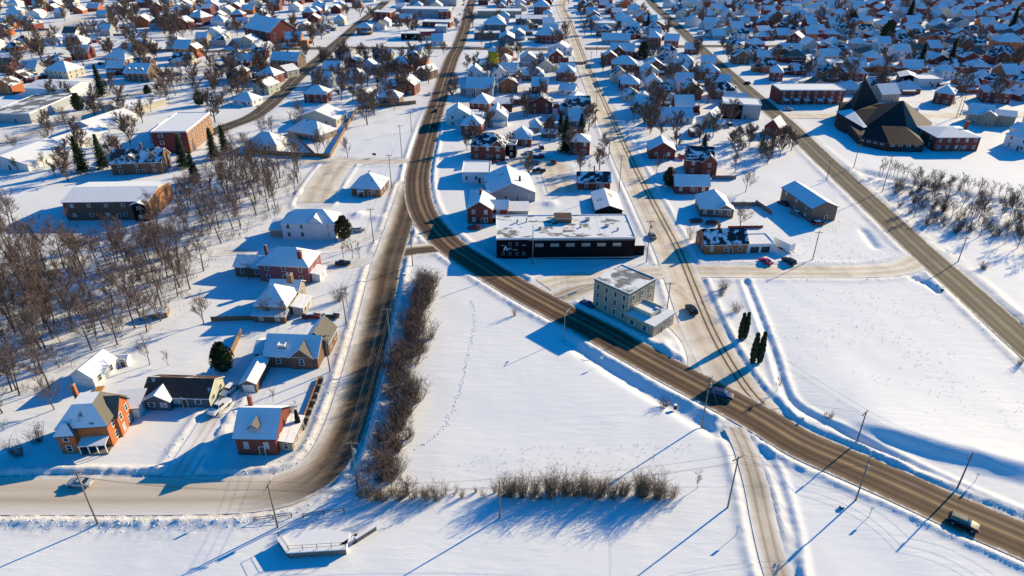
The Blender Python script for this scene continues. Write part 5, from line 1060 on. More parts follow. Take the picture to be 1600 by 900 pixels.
LM = [(-211.3,408.3),(-231.3,452.0),(-218.9,482.5),(-178.8,493.5),(-150.9,408.3),(-146.3,340.1),(-131.7,289.5),(-135.9,272.8),(-125.7,280.9),(-115.0,298.6),(-105.1,285.2),(-114.7,280.9),(-131.2,303.3)]
for x, y in scatter([(-207.8,392.8),(-218.9,482.5),(-183.2,500.3),(-148.8,392.8),(-148.5,346.0),(-173.6,371.5)], 14, 7, 1):
    place('bare_tree', 'bare spreading tree in the yards above the brick school block', 'tree', 'yard trees above the school block', tr.choice(WIDE), x, y, tr.uniform(.8, 1.3))
for x, y in scatter([(-144.7,323.4),(-132.5,352.1),(-106.0,352.1),(-77.5,285.2),(-87.5,271.2),(-115.9,284.3),(-128.9,289.5)], 14, 5, 1):
    place('bare_tree', 'thin bare tree around the plank-fenced yards', 'tree', 'trees around the plank-fenced yards', tr.choice(THIN + WIDE), x, y, tr.uniform(.8, 1.1))
# hedgerow up the left road
HG = smooth_line([(-23.7,94.7),(-23.9,102.3),(-24.2,111.1),(-24.7,120.1),(-25.1,129.6),(-25.3,140.2),(-25.5,152.1),(-25.6,163.8),(-25.2,173.1)], 1.0)
for i in range(int(len(HG) * 1.2)):
    p = HG[int(i / 1.2)]
    x = p[0] + tr.gauss(.5, 1.7); y = p[1] + tr.uniform(-.8, .8)
    place('hedge_shrub', 'leafless brown shrub in the long hedgerow beside the left road', 'shrub', 'hedgerow shrubs by the left road', tr.choice(SHRUB), x, y, tr.uniform(.95, 1.5), parts=('stems', 'twigs'))
for k, (p, s) in enumerate((((-24.30,162.09), 1.75), ((-25.64,158.67), 1.5), ((-23.78,167.08), 1.4), ((-25.25,145.99), 1.4), ((-24.59,134.74), 1.2))):
    place('hedge_tree', 'taller spreading bush crowning the top of the hedgerow', 'shrub', 'tall bushes at the hedgerow top', SHRUB[k % 4], p[0], p[1], s, parts=('stems', 'twigs'))
x, y = (-24.67,94.66); place('bare_tree', 'forked bare tree at the foot of the hedgerow', 'tree', None, WIDE[1], x, y, .85)
# hedge along the bottom of the field
for cx, n, s0 in ((560, 3, .75), (578, 3, .8), (596, 3, .8), (614, 3, .7), (632, 3, .65), (650, 3, .7), (668, 3, .75), (686, 2, .65), (704, 1, .4), (722, 1, .4), (740, 1, .4), (758, 1, .5), (774, 2, .6), (790, 3, .9), (806, 3, .95), (824, 3, .9), (842, 3, 1.0), (860, 4, 1.15), (878, 4, 1.1), (896, 4, 1.0), (914, 4, 1.05), (932, 4, 1.05), (950, 3, .9), (966, 3, .9), (985, 3, .85), (1003, 4, 1.0), (1020, 5, 1.15), (1038, 4, 1.05), (1056, 3, .9)):
    p = (-11.75,90.51); gx = (cx - 800) * .1135
    for _ in range(n + 1):
        place('hedge_shrub', 'leafless tan-brown shrub in the hedge at the bottom of the field', 'shrub', 'hedge shrubs below the field', tr.choice(SHRUB_T), gx + tr.uniform(-1.0, 1.0), 90.6 + (cx > 700) * .6 + tr.uniform(-.9, .9), s0 * tr.uniform(.5, 1.25), parts=('stems', 'twigs'))
for k, q in enumerate(((-26.97,91.44), (-18.81,90.51), (-22.34,92.08))):
    place('bare_tree', ('leftmost', 'rightmost', 'middle')[k] + ' of three bare trees in the left end of the bottom hedge', 'tree', None, (WIDE[0], WIDE[3], THIN[0])[k], q[0], q[1], (.75, .6, .8)[k])
for x, y in scatter([(-210.9,257.5),(-259.2,328.8),(-252.9,364.8),(-245.2,408.3),(-204.2,392.8),(-176.5,328.8),(-164.4,271.2),(-179.6,243.7)], 42, 4.5, .0, 1.0):
    place('grove_tree', 'bare tree among the white sheds at far left', 'tree', 'bare trees among the white sheds', tr.choice(WIDEF + WIDE), x, y, tr.uniform(.6, 1.05))
x, y = (34.69,93.03); place('bare_shrub', 'round bare bush at the right end of the bottom hedge', 'shrub', None, THIN[0], x, y, .55)
x, y = (-15.43,88.67); place('bare_shrub', 'leaning bare sapling in front of the bottom hedge', 'shrub', None, THIN[1], x, y, .5)
for lab, q, mt, s in (('reddish twiggy bush on open snow below the blue car', (33.12,116.96), SHRUB_R[1], 1.0), ('small round bare tree at the edge of the right field', (59.20,121.66), THIN[2], .55), ('low red-brown bush on the bank by the main road', (67.04,112.72), SHRUB_R[0], 1.1), ('twiggy bush nearest the dark car on the middle street', (59.97,156.33), SHRUB[1], .9), ('upper twiggy bush above the pair of columnar cedars', (60.20,168.55), SHRUB[2], .9), ('small bare bush at the cross street corner, topmost of three', (58.32,164.91), SHRUB[3], .8), ('lone bare bush at the right road edge', (120.34,132.12), SHRUB[0], .6), ('low bare bush right of the diagonal street pole', (141.16,181.03), SHRUB_R[1], 1.2), ('brown clipped hedge bush left of the orange cottage', (57.93,201.65), SHRUB_T[0], 1.1), ('small bare sapling on the field edge under the main road', (0.85,154.05), SHRUB_T[1], .7), ('bare bush by the orange brick house porch', (-96.11,105.60), SHRUB[0], 1.1), ('wide bare bush at the left road corner, left edge', (-97.45,101.53), SHRUB[1], 1.1), ('dark bare bush beside the road junction', (51.38,115.67), SHRUB_R[1], .5)):
    place('bare_shrub', lab, 'shrub', None, mt, q[0], q[1], s, parts=('stems', 'twigs'))
# right thicket
TH = [(146.3,249.1),(161.8,256.1),(186.7,232.2),(196.1,219.4),(168.5,181.0),(159.4,190.5),(150.6,202.6),(139.2,212.9),(137.7,225.1)]
for i, (x, y) in enumerate(scatter(TH, 125, 1.5, .2, 1.0)):
    if i % 2: place('thicket_shrub', 'leafless shrub in the dense thicket right of the diagonal street', 'shrub', 'thicket shrubs', tr.choice(SHRUB_D[:1] + SHRUB), x, y, tr.uniform(.7, 1.1), parts=('stems', 'twigs'))
    else: place('thicket_tree', 'thin bare tree rising from the thicket right of the diagonal street', 'tree', 'thicket trees', tr.choice(TALL + WIDE), x, y, tr.uniform(.4, .7))
for i in range(34):
    f = i / 33; q = np.array((148.09,263.45)) * (1 - f) + np.array((194.38,229.81)) * f
    place('thicket_tree', 'slim bare tree in the line above the thicket', 'tree', 'tree line above the thicket', tr.choice(THIN), q[0] + tr.uniform(-1, 1), q[1] + tr.uniform(-1.5, 1.5), tr.uniform(.6, 1.0))
x, y = (160.33,195.00); place('bare_tree', 'spreading tree casting a long blue shadow below the thicket', 'tree', None, WIDE[2], x, y, .8)
# single trees
for lab, q, mt, s in (('large bare tree in the garden behind the orange cottage', (76.89,210.22), WIDE[0], 1.0), ('bare tree on the lot beside the plank fence corner', (-70.92,284.32), WIDE[1], .95), ('bare tree in the fenced yard beside the beige house', (-84.47,287.77), WIDE[3], .9), ('broad bare tree inside the corner of the plank fence by the road', (-62.49,362.21), WIDE[2], 1.0), ('bare tree by the tall gabled brick house, right', (90.53,264.97), WIDE[1], .95), ('twiggy tree beside the tall gabled brick house', (88.60,243.69), WIDE[2], .9), ('bare tree beside the middle street before the red cottage', (58.25,263.45), WIDE[3], .75), ('small bare tree between the black garage and red cottage', (31.22,264.97), THIN[1], .7), ('bare tree in the garden of the orange brick house', (-98.75,115.67), WIDE[0], .85), ('tall bare tree beside the barn garage', (-103.93,122.81), TALL[0], 1.0), ('leaning bare tree left of the barn garage', (-109.39,120.52), TALL[2], 1.0), ('forked bare tree below the mauve house wing', (-80.19,150.25), WIDE[3], .95), ('dark bare tree beside the hut in the wood', (-91.73,151.50), WIDE[0], 1.05), ('thin bare tree on the sloping lawn above the bungalow', (-85.78,132.12), THIN[0], 1.1), ('small sapling on the sloping lawn above the bungalow', (-81.27,131.87), THIN[2], .6), ('pale bare tree in front of the mauve house wing', (-76.43,174.23), THIN[1], .8), ('bare tree standing before the grey hip house, left', (-63.81,152.13), THIN[0], 1.0), ('bare tree standing before the grey hip house, right', (-59.00,151.19), THIN[2], 1.0), ('twin-stemmed bare bush by the grey hip house drive', (-44.53,158.67), THIN[1], .9), ('twiggy roadside bush right of the grey hip house', (-47.53,162.09), SHRUB[0], 1.3), ('bare tree beside the cedar at the pale two-storey house', (-51.92,188.25), THIN[2], .9), ('second bare tree along the drive above the mauve house', (-49.07,187.81), THIN[0], .9), ('third bare tree along the drive above the mauve house', (-46.82,187.38), THIN[1], .85), ('sapling on the snow below the pale two-storey house', (-81.41,216.62), THIN[2], .8), ('slim tree on the lawn between brown and red houses', (-43.76,119.39), THIN[1], .6), ('slim bare tree nearest the dormered red house', (-45.53,111.49), THIN[0], .7), ('short sapling on the lawn above the red house sunroom', (-52.17,118.28), THIN[2], .5)):
    place('bare_tree' if mt not in SHRUB else 'bare_shrub', lab, 'tree' if mt not in SHRUB else 'shrub', None, mt, q[0], q[1], s, parts=('trunk', 'crown') if mt not in SHRUB else ('stems', 'twigs'))
for x, y in scatter([(95.1,294.0),(101.8,313.1),(126.3,306.2),(123.3,289.5),(103.4,271.2),(95.6,280.9)], 20, 3.2, .3):
    place('bare_tree', 'bare orchard tree between the brick houses and the diagonal street', 'tree', 'orchard trees', tr.choice(WIDEF), x, y, tr.uniform(.6, .9))
# conifers
for lab, q, mt, s in (('dark dense cedar behind the teal bungalow', (-67.45,130.08), BUSHC[0], .95), ('brown-green cedar beside the pale two-storey house', (-54.81,202.63), BUSHC[1], 1.0), ('tall dark spruce beside the dark red house', (23.66,291.30), SPR[0], 1.2), ('olive cedar left of the tall spruce', (17.61,318.20), BUSHC[1], 1.0), ('dark spruce behind the tall spruce, beside the middle street', (32.79,318.20), SPR[1], .75), ('second dark spruce crowding behind the tall spruce', (23.21,320.28), SPR[2], .8), ('dark round evergreen left of the low red cottage', (60.83,250.46), BUSHC[1], .95), ('small dark spruce between gabled house and red shed', (85.83,296.73), SPR[1], .55), ('dark round cedar beside the square brick house far off', (92.75,500.27), BUSHC[0], 1.5), ('dark spruce between the long brick house and square brick house', (118.57,631.01), SPR[0], 1.0), ('snow-dusted spruce in front of the brick school block', (-135.78,271.17), SPR[2], 1.05), ('broad spruce right of the school block', (-127.67,282.62), SPR[0], 1.0), ('spruce at the school block corner', (-126.18,291.30), SPR[1], .9), ('dark low spruce below the school block', (-124.89,255.38), SPR[2], .9), ('leaning spruce above the white gabled sheds', (-175.13,266.49), SPR[0], 1.1), ('second spruce above the white gabled sheds', (-169.20,271.17), SPR[1], 1.05), ('dark round cedar by the slanting street at far left', (-229.57,362.21), BUSHC[0], 1.15), ('tall dark spruce beside the cream hip house', (-233.35,392.80), SPR[1], 1.3), ('dark cedar below the orange house yards', (-169.97,372.83), BUSHC[0], 1.0), ('low dark hedge cedar left of the dark cedar', (-207.10,392.80), BUSHC[0], .8), ('small dark spruce by the sunroom of the red house', (-43.96,108.69), CED[0], .7), ('dark spruce on the rise right of the red gable house', (237.65,610.56), SPR[0], 1.2), ('dark spruce above the carport house, far right', (302.35,579.06), BUSHC[0], 1.9), ('slim spruce right of the church, left of two', (272.37,469.85), SPR[2], 1.2), ('slim spruce right of the church, right of two', (297.13,478.19), SPR[1], 1.3), ('dark spruce near the upper right corner', (431.82,624.05), SPR[0], 1.5), ('dark spruce at the top edge beyond the church', (373.62,684.00), SPR[1], 1.5), ('dark spruce left of the diagonal street, top', (305.85,652.76), BUSHC[1], 1.6)):
    place('spruce_tree' if mt in SPR else 'cedar_tree', lab, 'tree', None, mt, q[0], q[1], s)
for i, (q, l) in enumerate((((56.97,142.48), 'left of the upper pair'), ((58.26,143.05), 'right of the upper pair'), ((56.83,132.12), 'left of the lower pair'), ((58.66,132.64), 'right of the lower pair'))):
    place('columnar_cedar', 'narrow dark columnar cedar by the middle street, ' + l, 'tree', None, CED[i % 2], q[0], q[1], 1.0 if i < 2 else 1.12)
# trees among the far houses
cnt = 0; tries = 0
while cnt < 290 and tries < 9000:
    tries += 1
    y = 330 + 510 * tr.random() ** 1.0; x = tr.uniform(-1, 1) * (.654 * y + 45)
    if near_road(x, y, 2) or any(math.hypot(x - a, y - b) < c * .75 + 2 for a, b, c in HSPOT): continue
    cnt += 1
    rg = region(x, y)
    place('yard_tree', 'bare yard tree among the town houses, ' + rg, 'tree', 'yard trees ' + rg, tr.choice(WIDEF), x, y, tr.uniform(.75, 1.5))
for nm, pg, n in (('between the main road and middle street', [(-34.2,364.8),(-33.7,461.8),(29.5,461.8),(41.8,340.1),(42.6,272.8),(24.3,243.7),(-21.9,280.9)], 26), ('between the middle and diagonal streets', [(56.2,328.8),(64.8,442.6),(126.3,461.8),(125.4,340.1),(100.7,298.6),(67.2,289.5)], 26), ('left of the main road', [(-116.7,392.8),(-122.6,482.5),(-54.7,504.9),(-51.3,364.8),(-82.0,364.8)], 40), ('along the far left street', [(-197.9,461.8),(-180.9,529.3),(-142.9,529.3),(-135.8,408.3),(-143.5,364.8),(-164.0,364.8)], 34)):
    for x, y in scatter(pg, n, 3.6, .2, 1.5):
        place('garden_tree', 'bare garden tree ' + nm, 'tree', 'garden trees ' + nm, tr.choice(WIDEF), x, y, tr.uniform(.7, 1.2))
# stubble poking out of the snow
def stubble():
    m = MB(); rnd = random.Random(3)
    def tuft(x, y, z, s):
        for _ in range(4):
            a = rnd.uniform(0, 6.283); l = rnd.uniform(.5, 1.1) * s
            m.add([(x - .03, y, z - .1), (x + .03, y, z - .1), (x + math.cos(a) * l * .6, y + math.sin(a) * l * .6, z + l)], [(0, 1, 2)])
    A = [(63.7,169.3),(114.7,173.1),(116.4,124.7),(100.3,100.1),(79.8,109.5),(63.8,120.1)]
    XY = []
    while len(XY) < 420:
        x, y = rnd.uniform(60, 165), rnd.uniform(95, 180)
        if inpoly(x, y, A) and rnd.random() < vnoise(np.array([x / 14]), np.array([y / 9]))[0] ** 2 * 1.4: XY.append((x, y, rnd.uniform(.15, .45)))
    for pg, n, s in (([(-13.6,97.5),(-5.1,103.7),(36.4,105.6),(36.6,95.8),(12.3,96.7)], 160, .3), ([(85.6,208.7),(111.4,219.4),(121.1,189.6),(97.5,185.2),(81.9,185.2)], 160, .4), ([(-31.2,105.6),(-35.2,162.1),(-29.6,173.1),(-27.6,124.7),(-25.7,96.7)], 260, .45), ([(-126.5,140.2),(-127.4,169.3),(-106.9,225.1),(-82.5,243.7),(-82.7,162.1),(-98.9,124.7)], 500, .5)):
        k = 0
        while k < n:
            xs = [p[0] for p in pg]; ys = [p[1] for p in pg]; x, y = rnd.uniform(min(xs), max(xs)), rnd.uniform(min(ys), max(ys))
            if inpoly(x, y, pg): XY.append((x, y, s * rnd.uniform(.6, 1.4))); k += 1
    X = np.array([p[0] for p in XY]); Y = np.array([p[1] for p in XY]); Z, _ = height(X, Y)
    for (x, y, s), z in zip(XY, Z): tuft(x, y, z, s)
    tag(m.build('dry_stubble', M['grass_dry']), 'dry grass stubble poking through the snow', 'grass', None, 'stuff')
stubble()
def undergrowth():
    rnd = random.Random(8); m = MB()
    for x, y in scatter(WOOD, 560, .9, .5, 1.0):
        for i in range(9):
            a = rnd.uniform(0, 6.283); L = .6 + 3.4 * rnd.random() ** 2
            p0 = (x + rnd.gauss(0, .5), y + rnd.gauss(0, .5), -.2); p1 = (p0[0] + math.cos(a) * L * .5, p0[1] + math.sin(a) * L * .5, L)
            m.tube([p0, p1], [.035, .012], 3)
            for _ in range(3):
                b = rnd.uniform(0, 6.283); f = rnd.uniform(.3, .9); q = [p0[k] * (1 - f) + p1[k] * f for k in range(3)]
                m.tube([q, (q[0] + math.cos(b) * L * .3, q[1] + math.sin(b) * L * .3, q[2] + L * .25)], [.02, .008], 3)
    tag(m.build('undergrowth', M['twig']), 'low leafless brush on the floor of the left wood', 'brush', None, 'stuff')
undergrowth()
def clods():
    rnd = random.Random(12); XY = []
    for name, off, n, sg in (('left_road', 6.2, 900, 1.0), ('main_road', 6.6, 900, .8), ('middle_street', 7.0, 500, .9), ('right_street', 6.6, 450, .9), ('cross_street', 5.4, 250, .8), ('house_driveway', 4.0, 160, .7)):
        L = LINES[name]
        for _ in range(n):
            i = rnd.randrange(len(L) - 1)
            if L[i][1] > 270: continue
            d = L[i + 1] - L[i]; d = d / np.linalg.norm(d); s = rnd.choice((-1, 1)); o = s * (off + rnd.gauss(0, sg))
            XY.append((L[i][0] + d[1] * o + rnd.uniform(-1, 1), L[i][1] - d[0] * o + rnd.uniform(-1, 1), .06 + .2 * rnd.random() ** 2))
    for _ in range(900): XY.append((rnd.uniform(-90, -40), 85.6 + rnd.gauss(0, 1.5), rnd.uniform(.05, .09) + .14 * rnd.random() ** 3))
    # trodden trail across the field
    T = smooth_line([(-11.1,162.1),(-9.7,152.1),(-10.0,143.1),(-10.7,133.4),(-11.3,124.7),(-12.3,117.4),(-13.7,111.5),(-16.2,106.5),(-19.2,103.4)], .55)
    for i, p in enumerate(T):
        for _ in range(2): XY.append((p[0] + rnd.gauss(0, .28), p[1] + rnd.gauss(0, .2), rnd.uniform(.10, .22)))
    XY = [q for q in XY if not near_road(q[0], q[1], .2)]
    Z, _ = height(np.array([q[0] for q in XY]), np.array([q[1] for q in XY])); m = MB()
    for (x, y, s), z in zip(XY, Z):
        t = rnd.uniform(0, 1.5); V = [(x + math.cos(t + k * 1.571) * s * rnd.uniform(.7, 1.3), y + math.sin(t + k * 1.571) * s * rnd.uniform(.7, 1.3), z - .05) for k in range(4)]
        m.add(V + [(x + rnd.uniform(-.3, .3) * s, y + rnd.uniform(-.3, .3) * s, z + s * rnd.uniform(.7, 1.2))], [(0, 1, 4), (1, 2, 4), (2, 3, 4), (3, 0, 4)])
    tag(m.build('snow_clods', M['snow_plain']), 'lumps of ploughed snow along the roads and a trodden trail', 'snow', None, 'stuff')
clods()

# ================================================================ POLES AND WIRES
def pole(label, pl, arm=True, lamp=None, transformer=False, rz=0.0, thick=.17):
    x, y, h = pl
    root = empty('utility_pole' if lamp is None else 'lamp_post', (x, y, 0), rz); tag(root, label, 'pole', 'poles along the streets')
    m = MB(); m.tube([(0, 0, -1), (0, 0, h)], [thick, thick * .62], 8, 0, True); m.build('shaft', M['wood_grey' if lamp != 'steel' else 'metal_grey'], root, smooth=True)
    if arm:
        m = MB(); m.box((0, .16, h - .6), (2.4, .12, .14)); ca = m.build('crossarm', M['wood_grey'], root)
        for s in (-1.05, -.4, .4, 1.05): m = MB(); m.cyl((s, .16), .05, h - .53, h - .3, 6); m.build('insulator', M['metal_grey'], ca)
    if transformer:
        m = MB(); m.cyl((.42, -.1), .28, h - 2.6, h - 1.6, 10); m.build('transformer', M['metal_grey'], root)
    if lamp:
        m = MB(); m.tube([(0, 0, h - .5), (.9, 0, h + .1), (2.2, 0, h + .2)], .05, 5); la = m.build('lamp_arm', M['metal_grey'], root)
        m = MB(); m.box((2.5, 0, h + .18), (.8, .3, .16)); m.build('lamp_head', M['metal_grey'], la)
    return (x, y, h)
PO = {}
def addp(k, *a, **kw): PO[k] = pole(*a, **kw)
addp('a', 'tall dark pole below the left road, nearest left edge', (-72.75,84.27,12.9))
addp('b', 'paired lamp pole at the lower bend of the left road', (-40.99,83.71,10.3), lamp='wood', rz=R(80))
addp('c', 'pole at the inside foot of the hedgerow, lower', (-28.76,92.71,11.6), transformer=True)
addp('d', 'short pole standing in the bottom hedge shadow', (-2.16,85.71,9.0), arm=False)
addp('e', 'pole beside the dirt track, below the field', (38.98,88.22,12.2), rz=R(30))
addp('f', 'tall pole in front of the blue car on the main road', (39.81,110.68,12.3), rz=R(40), transformer=True)
addp('g', 'lamp pole on the near side of the lower main road', (62.85,89.89,10.0), lamp='wood', rz=R(60), transformer=True)
addp('h', 'pole on the far bank of the main road, left one', (69.62,105.03,8.3), rz=R(40))
addp('i', 'pole on the far bank of the main road, near the navy car', (82.86,92.55,9.0), rz=R(40))
addp('j', 'pole in the middle of the hedgerow shade', (-28.94,135.01,14.0))
addp('k', 'pole left of the left road beside the grey hip house', (-43.02,149.94,9.9))
addp('l', 'pole at the corner of the brown crossing-gable house', (-42.34,129.08,10.7), transformer=True)
addp('m', 'slim lamp post in the shadow of the corner building', (12.98,142.76,7.5), arm=False, lamp='steel', rz=R(60), thick=.11)
addp('n', 'pole right of the beige corner building', (40.24,151.82,11.5))
addp('o', 'pole standing in front of the black building', (6.21,183.95,12.9), arm=False)
addp('p', 'pole at the right end of the black building', (40.94,185.22,14.0), transformer=True)
addp('q', 'pole by the middle street, beside the small red cottage', (40.45,243.03,14.8))
addp('r', 'pole by the middle street, beside the dark red house', (41.46,282.62,15.3))
addp('s', 'pole at the fork of the two roads', (-29.90,182.69,13.9), rz=R(50))
addp('t', 'pole left of the fork beside the pale house drive', (-44.42,198.28,12.4))
addp('u', 'pole left of the main road beside the square bungalow', (-46.25,247.72,13.5))
addp('v', 'pole at the lower corner of the open white lot', (-47.58,285.17,14.0))
addp('w', 'pole at the upper edge of the open white lot', (-48.34,323.45,9.9))
addp('x', 'pole by the middle street, below the white gabled house', (41.08,333.28,16.8))
addp('y', 'pole left of the diagonal street above the barn', (123.88,255.38,8.6))
addp('z', 'pole in the church shadow right of the diagonal street', (141.62,271.17,10.1))
addp('aa', 'pole at the upper tip of the thicket', (140.86,244.35,14.3))
addp('ab', 'pole right of the diagonal street below the thicket', (136.13,185.65,8.4))
addp('ac', 'pole on the open snow beside the cross street', (92.46,187.38,9.5))
addp('ad', 'small pole on the island of the road fork', (-32.89,204.61,6.4), arm=False, thick=.1)
addp('ae', 'left of two tall poles behind the church', (226.51,346.02,11.9))
addp('af', 'right of two tall poles behind the church', (231.24,350.87,13.4))
addp('ag', 'pole beside the middle street crossing, far off', (49.08,438.93,16.2))
addp('ah', 'pole nearest the far cross street and middle street', (61.25,514.41,12.4))
def wires(label, keys, dz=(-.3, -.3, -1.6), off=(-.9, .9, .1), sag=.9):
    m = MB()
    P_ = [PO[k] if isinstance(k, str) else k for k in keys]
    for a, b in zip(P_, P_[1:]):
        A = Vector(a[:2]); B = Vector(b[:2]); t = (B - A).normalized(); nn = Vector((t.y, -t.x))
        for o, z in zip(off, dz):
            pts = []
            for i in range(11):
                f = i / 10; q = A.lerp(B, f) + nn * o
                pts.append((q.x, q.y, (a[2] + z) * (1 - f) + (b[2] + z) * f - sag * 4 * f * (1 - f)))
            m.tube(pts, .022, 3)
    tag(m.build('overhead_wires', M['black']), label, 'wires')
wires('overhead wires along the left road hedgerow', ['b', 'c', 'j', 's'])
wires('overhead wires along the near side of the main road', ['g', 'e', 'd', 'b', 'a'])
wires('overhead wires along the far bank of the main road', [(95.0, 84.0, 9.5), 'i', 'h', 'n', 'p', 'q', 'r', 'x', 'ag', 'ah'])
wires('overhead wires left of the main road to the open lot', ['l', 'k', 't', 'u', 'v', 'w'])
wires('overhead wires along the diagonal street', ['ab', 'aa', 'z'])
wires('overhead wire from the track pole over the blue car', ['e', 'f', 'h'], (-.4,), (0,))

# ================================================================ CARS
def car_meshes(kind, paintm):
    L, Wd = {'suv': (4.8, 1.9), 'sedan': (4.7, 1.82), 'pickup': (5.6, 1.95), 'van': (5.2, 1.95)}[kind]
    x = L / 2
    prof = {'suv': [(-x, .45), (-x, 1.0), (-x + .15, 1.12), (x - 1.35, 1.10), (x - .1, .92), (x, .55), (x - .1, .36), (-x + .1, .36)],
            'sedan': [(-x, .45), (-x + .05, .92), (-x + .9, .98), (x - 1.4, .96), (x - .12, .78), (x, .5), (x - .1, .32), (-x + .1, .32)],
            'pickup': [(-x, .5), (-x, 1.12), (-x + .1, 1.15), (x - 1.5, 1.16), (x - .1, 1.0), (x, .6), (x - .1, .4), (-x + .1, .4)],
            'van': [(-x, .45), (-x, 1.1), (-x + .1, 1.2), (x - 1.1, 1.18), (x - .1, .95), (x, .55), (x - .1, .38), (-x + .1, .38)]}[kind]
    cab = {'suv': [(-x + .12, 1.08, -x + .42, 1.72), (x - 1.3, 1.06, x - 2.1, 1.74)], 'sedan': [(-x + .75, .95, -x + 1.45, 1.43), (x - 1.35, .94, x - 2.15, 1.45)],
           'pickup': [(-x + 2.1, 1.1, -x + 2.25, 1.78), (x - 1.5, 1.1, x - 2.15, 1.8)], 'van': [(-x + .05, 1.1, -x + .2, 1.85), (x - 1.05, 1.1, x - 1.75, 1.87)]}[kind]
    b = MB(); n = len(prof); ws = [Wd / 2 - .12, Wd / 2, Wd / 2, Wd / 2 - .12]
    rows = [(-Wd / 2 + .0, 1), (Wd / 2, 1)]
    V = []
    for yy, ins in ((-Wd / 2, .0), (-Wd / 2 + .12, .05), (Wd / 2 - .12, .05), (Wd / 2, .0)):
        for px, pz in prof: V.append((px * (.975 if abs(yy) > Wd / 2 - .05 else 1.0), yy, pz + (0 if abs(yy) > Wd / 2 - .05 else (.03 if pz > .8 else -.02))))
    F = [list(range(n))[::1], [3 * n + i for i in range(n)][::-1]]
    for r in range(3):
        for i in range(n): j = (i + 1) % n; F.append([r * n + j, r * n + i, (r + 1) * n + i, (r + 1) * n + j])
    b.add(V, F)
    g = MB(); (x0, z0, x1, z1), (x2, z2, x3, z3) = cab; a, c = Wd / 2 - .06, Wd / 2 - .24
    g.add([(x0, -a, z0), (x2, -a, z2), (x3, -c, z3 - .06), (x1, -c, z1 - .06), (x0, a, z0), (x2, a, z2), (x3, c, z3 - .06), (x1, c, z1 - .06)], [(0, 1, 2, 3), (5, 4, 7, 6), (1, 5, 6, 2), (4, 0, 3, 7), (3, 2, 6, 7)])
    rf = MB(); rf.box(((x1 + x3) / 2, 0, (z1 + z3) / 2 - .045), (abs(x3 - x1) + .06, 2 * c + .0, .07)); rf.box(((x1 + x3) / 2, 0, (z1 + z3) / 2 + .0), (abs(x3 - x1) - .2, 2 * c - .3, .05))
    for sx in (0, 1):
        for s in (-1, 1):
            q0, q1 = ((x0, z0), (x1, z1)) if sx == 0 else ((x2, z2), (x3, z3))
            rf.tube([(q0[0], s * (a + .01), q0[1] - .05), (q1[0], s * (c + .01), q1[1] - .06)], .045, 4)
    xm = (x0 + x2) / 2
    for s in (-1, 1): rf.tube([(xm, s * (a + .015), z0 - .05), ((x1 + x3) / 2, s * (c + .015), z1 - .06)], .045, 4)
    if kind == 'pickup':
        bed = MB(); bed.box((-x + 1.05, 0, 1.14), (1.9, Wd - .3, .08))
    w = MB(); w.tube([(0, -.11, 0), (0, .11, 0)], .34, 14, 0, True)
    ri = MB(); ri.tube([(0, -.125, 0), (0, .125, 0)], .2, 10, 0, True)
    hl = MB(); hl.box((0, 0, 0), (.10, .36, .16))
    def bev(me, w_, seg=2):
        bm = bmesh.new(); bm.from_mesh(me); bmesh.ops.recalc_face_normals(bm, faces=bm.faces)
        bmesh.ops.bevel(bm, geom=list(bm.edges), offset=w_, segments=seg, profile=.6, affect='EDGES', clamp_overlap=True)
        bm.to_mesh(me); bm.free(); me.polygons.foreach_set('use_smooth', [True] * len(me.polygons)); return me
    r = dict(body=bev(b.mesh('body', [M[paintm]]), .07), cabin=bev(g.mesh('cabin_glass', [M['pane']]), .05), roof=rf.mesh('cabin_roof', [M[paintm]]), wheel=w.mesh('wheel', [M['tyre']]), rim=ri.mesh('rim', [M['metal_grey']]), head=hl.mesh('headlight', [M['lamp_glass']]), tail=hl.mesh('tail_light', [M['tail_glass']]), L=L, W=Wd)
    if kind == 'pickup': r['bed'] = bed.mesh('cargo_bed', [M['snow_plain']])
    return r
_cars = {}
def car(label, q, rot, kind='sedan', colr='black', snow=False, far=False):
    k = (kind, colr)
    if k not in _cars: _cars[k] = car_meshes(kind, 'car_' + colr)
    c = _cars[k]; root = empty('parked_car' if snow else 'car', (q[0], q[1], .06), R(rot)); tag(root, label, 'pickup' if kind == 'pickup' else 'car', 'cars on the roads and drives')
    obj('body', c['body'], root); obj('cabin_glass', c['cabin'], root); obj('cabin_roof', c['roof'], root)
    if 'bed' in c: obj('cargo_bed', c['bed'], root)
    if not far:
        for sx in (-1, 1):
            for sy in (-1, 1):
                wo = obj('wheel', c['wheel'], root, (sx * c['L'] * .31, sy * (c['W'] / 2 - .04), .34)); obj('rim', c['rim'], wo)
        for sy in (-1, 1):
            obj('headlight', c['head'], root, (c['L'] / 2 - .06, sy * .62, .72)); obj('tail_light', c['tail'], root, (-c['L'] / 2 + .03, sy * .66, .85))
    if snow:
        m = MB(); (zz) = {'sedan': 1.40, 'suv': 1.70, 'pickup': 1.76, 'van': 1.84}[kind]
        m.box((-.35, 0, zz + .06), (1.9, 1.35, .16)); m.build('snow_cap', M['snow_plain'], root)
    return root
car('dark navy car driving at the lower right of the main road', (79.08,84.13), -38, 'suv', 'navy')
car('deep blue car turning at the junction in the cedar shadow', (46.48,120.06), -24, 'suv', 'blue')
car('dark car on the middle street above the junction', (47.98,156.33), 100, 'suv', 'black')
car('dark car parked beside the right end of the black building', (45.90,203.12), 95, 'sedan', 'grey')
car('pale silver car on the left road beside the tall pole', (-80.97,93.68), 176, 'sedan', 'silver')
car('white pickup parked at the end of the teal bungalow', (-62.98,115.67), 248, 'pickup', 'white')
car('white snow-topped car behind the white pickup', (-63.15,121.89), 250, 'sedan', 'white', True)
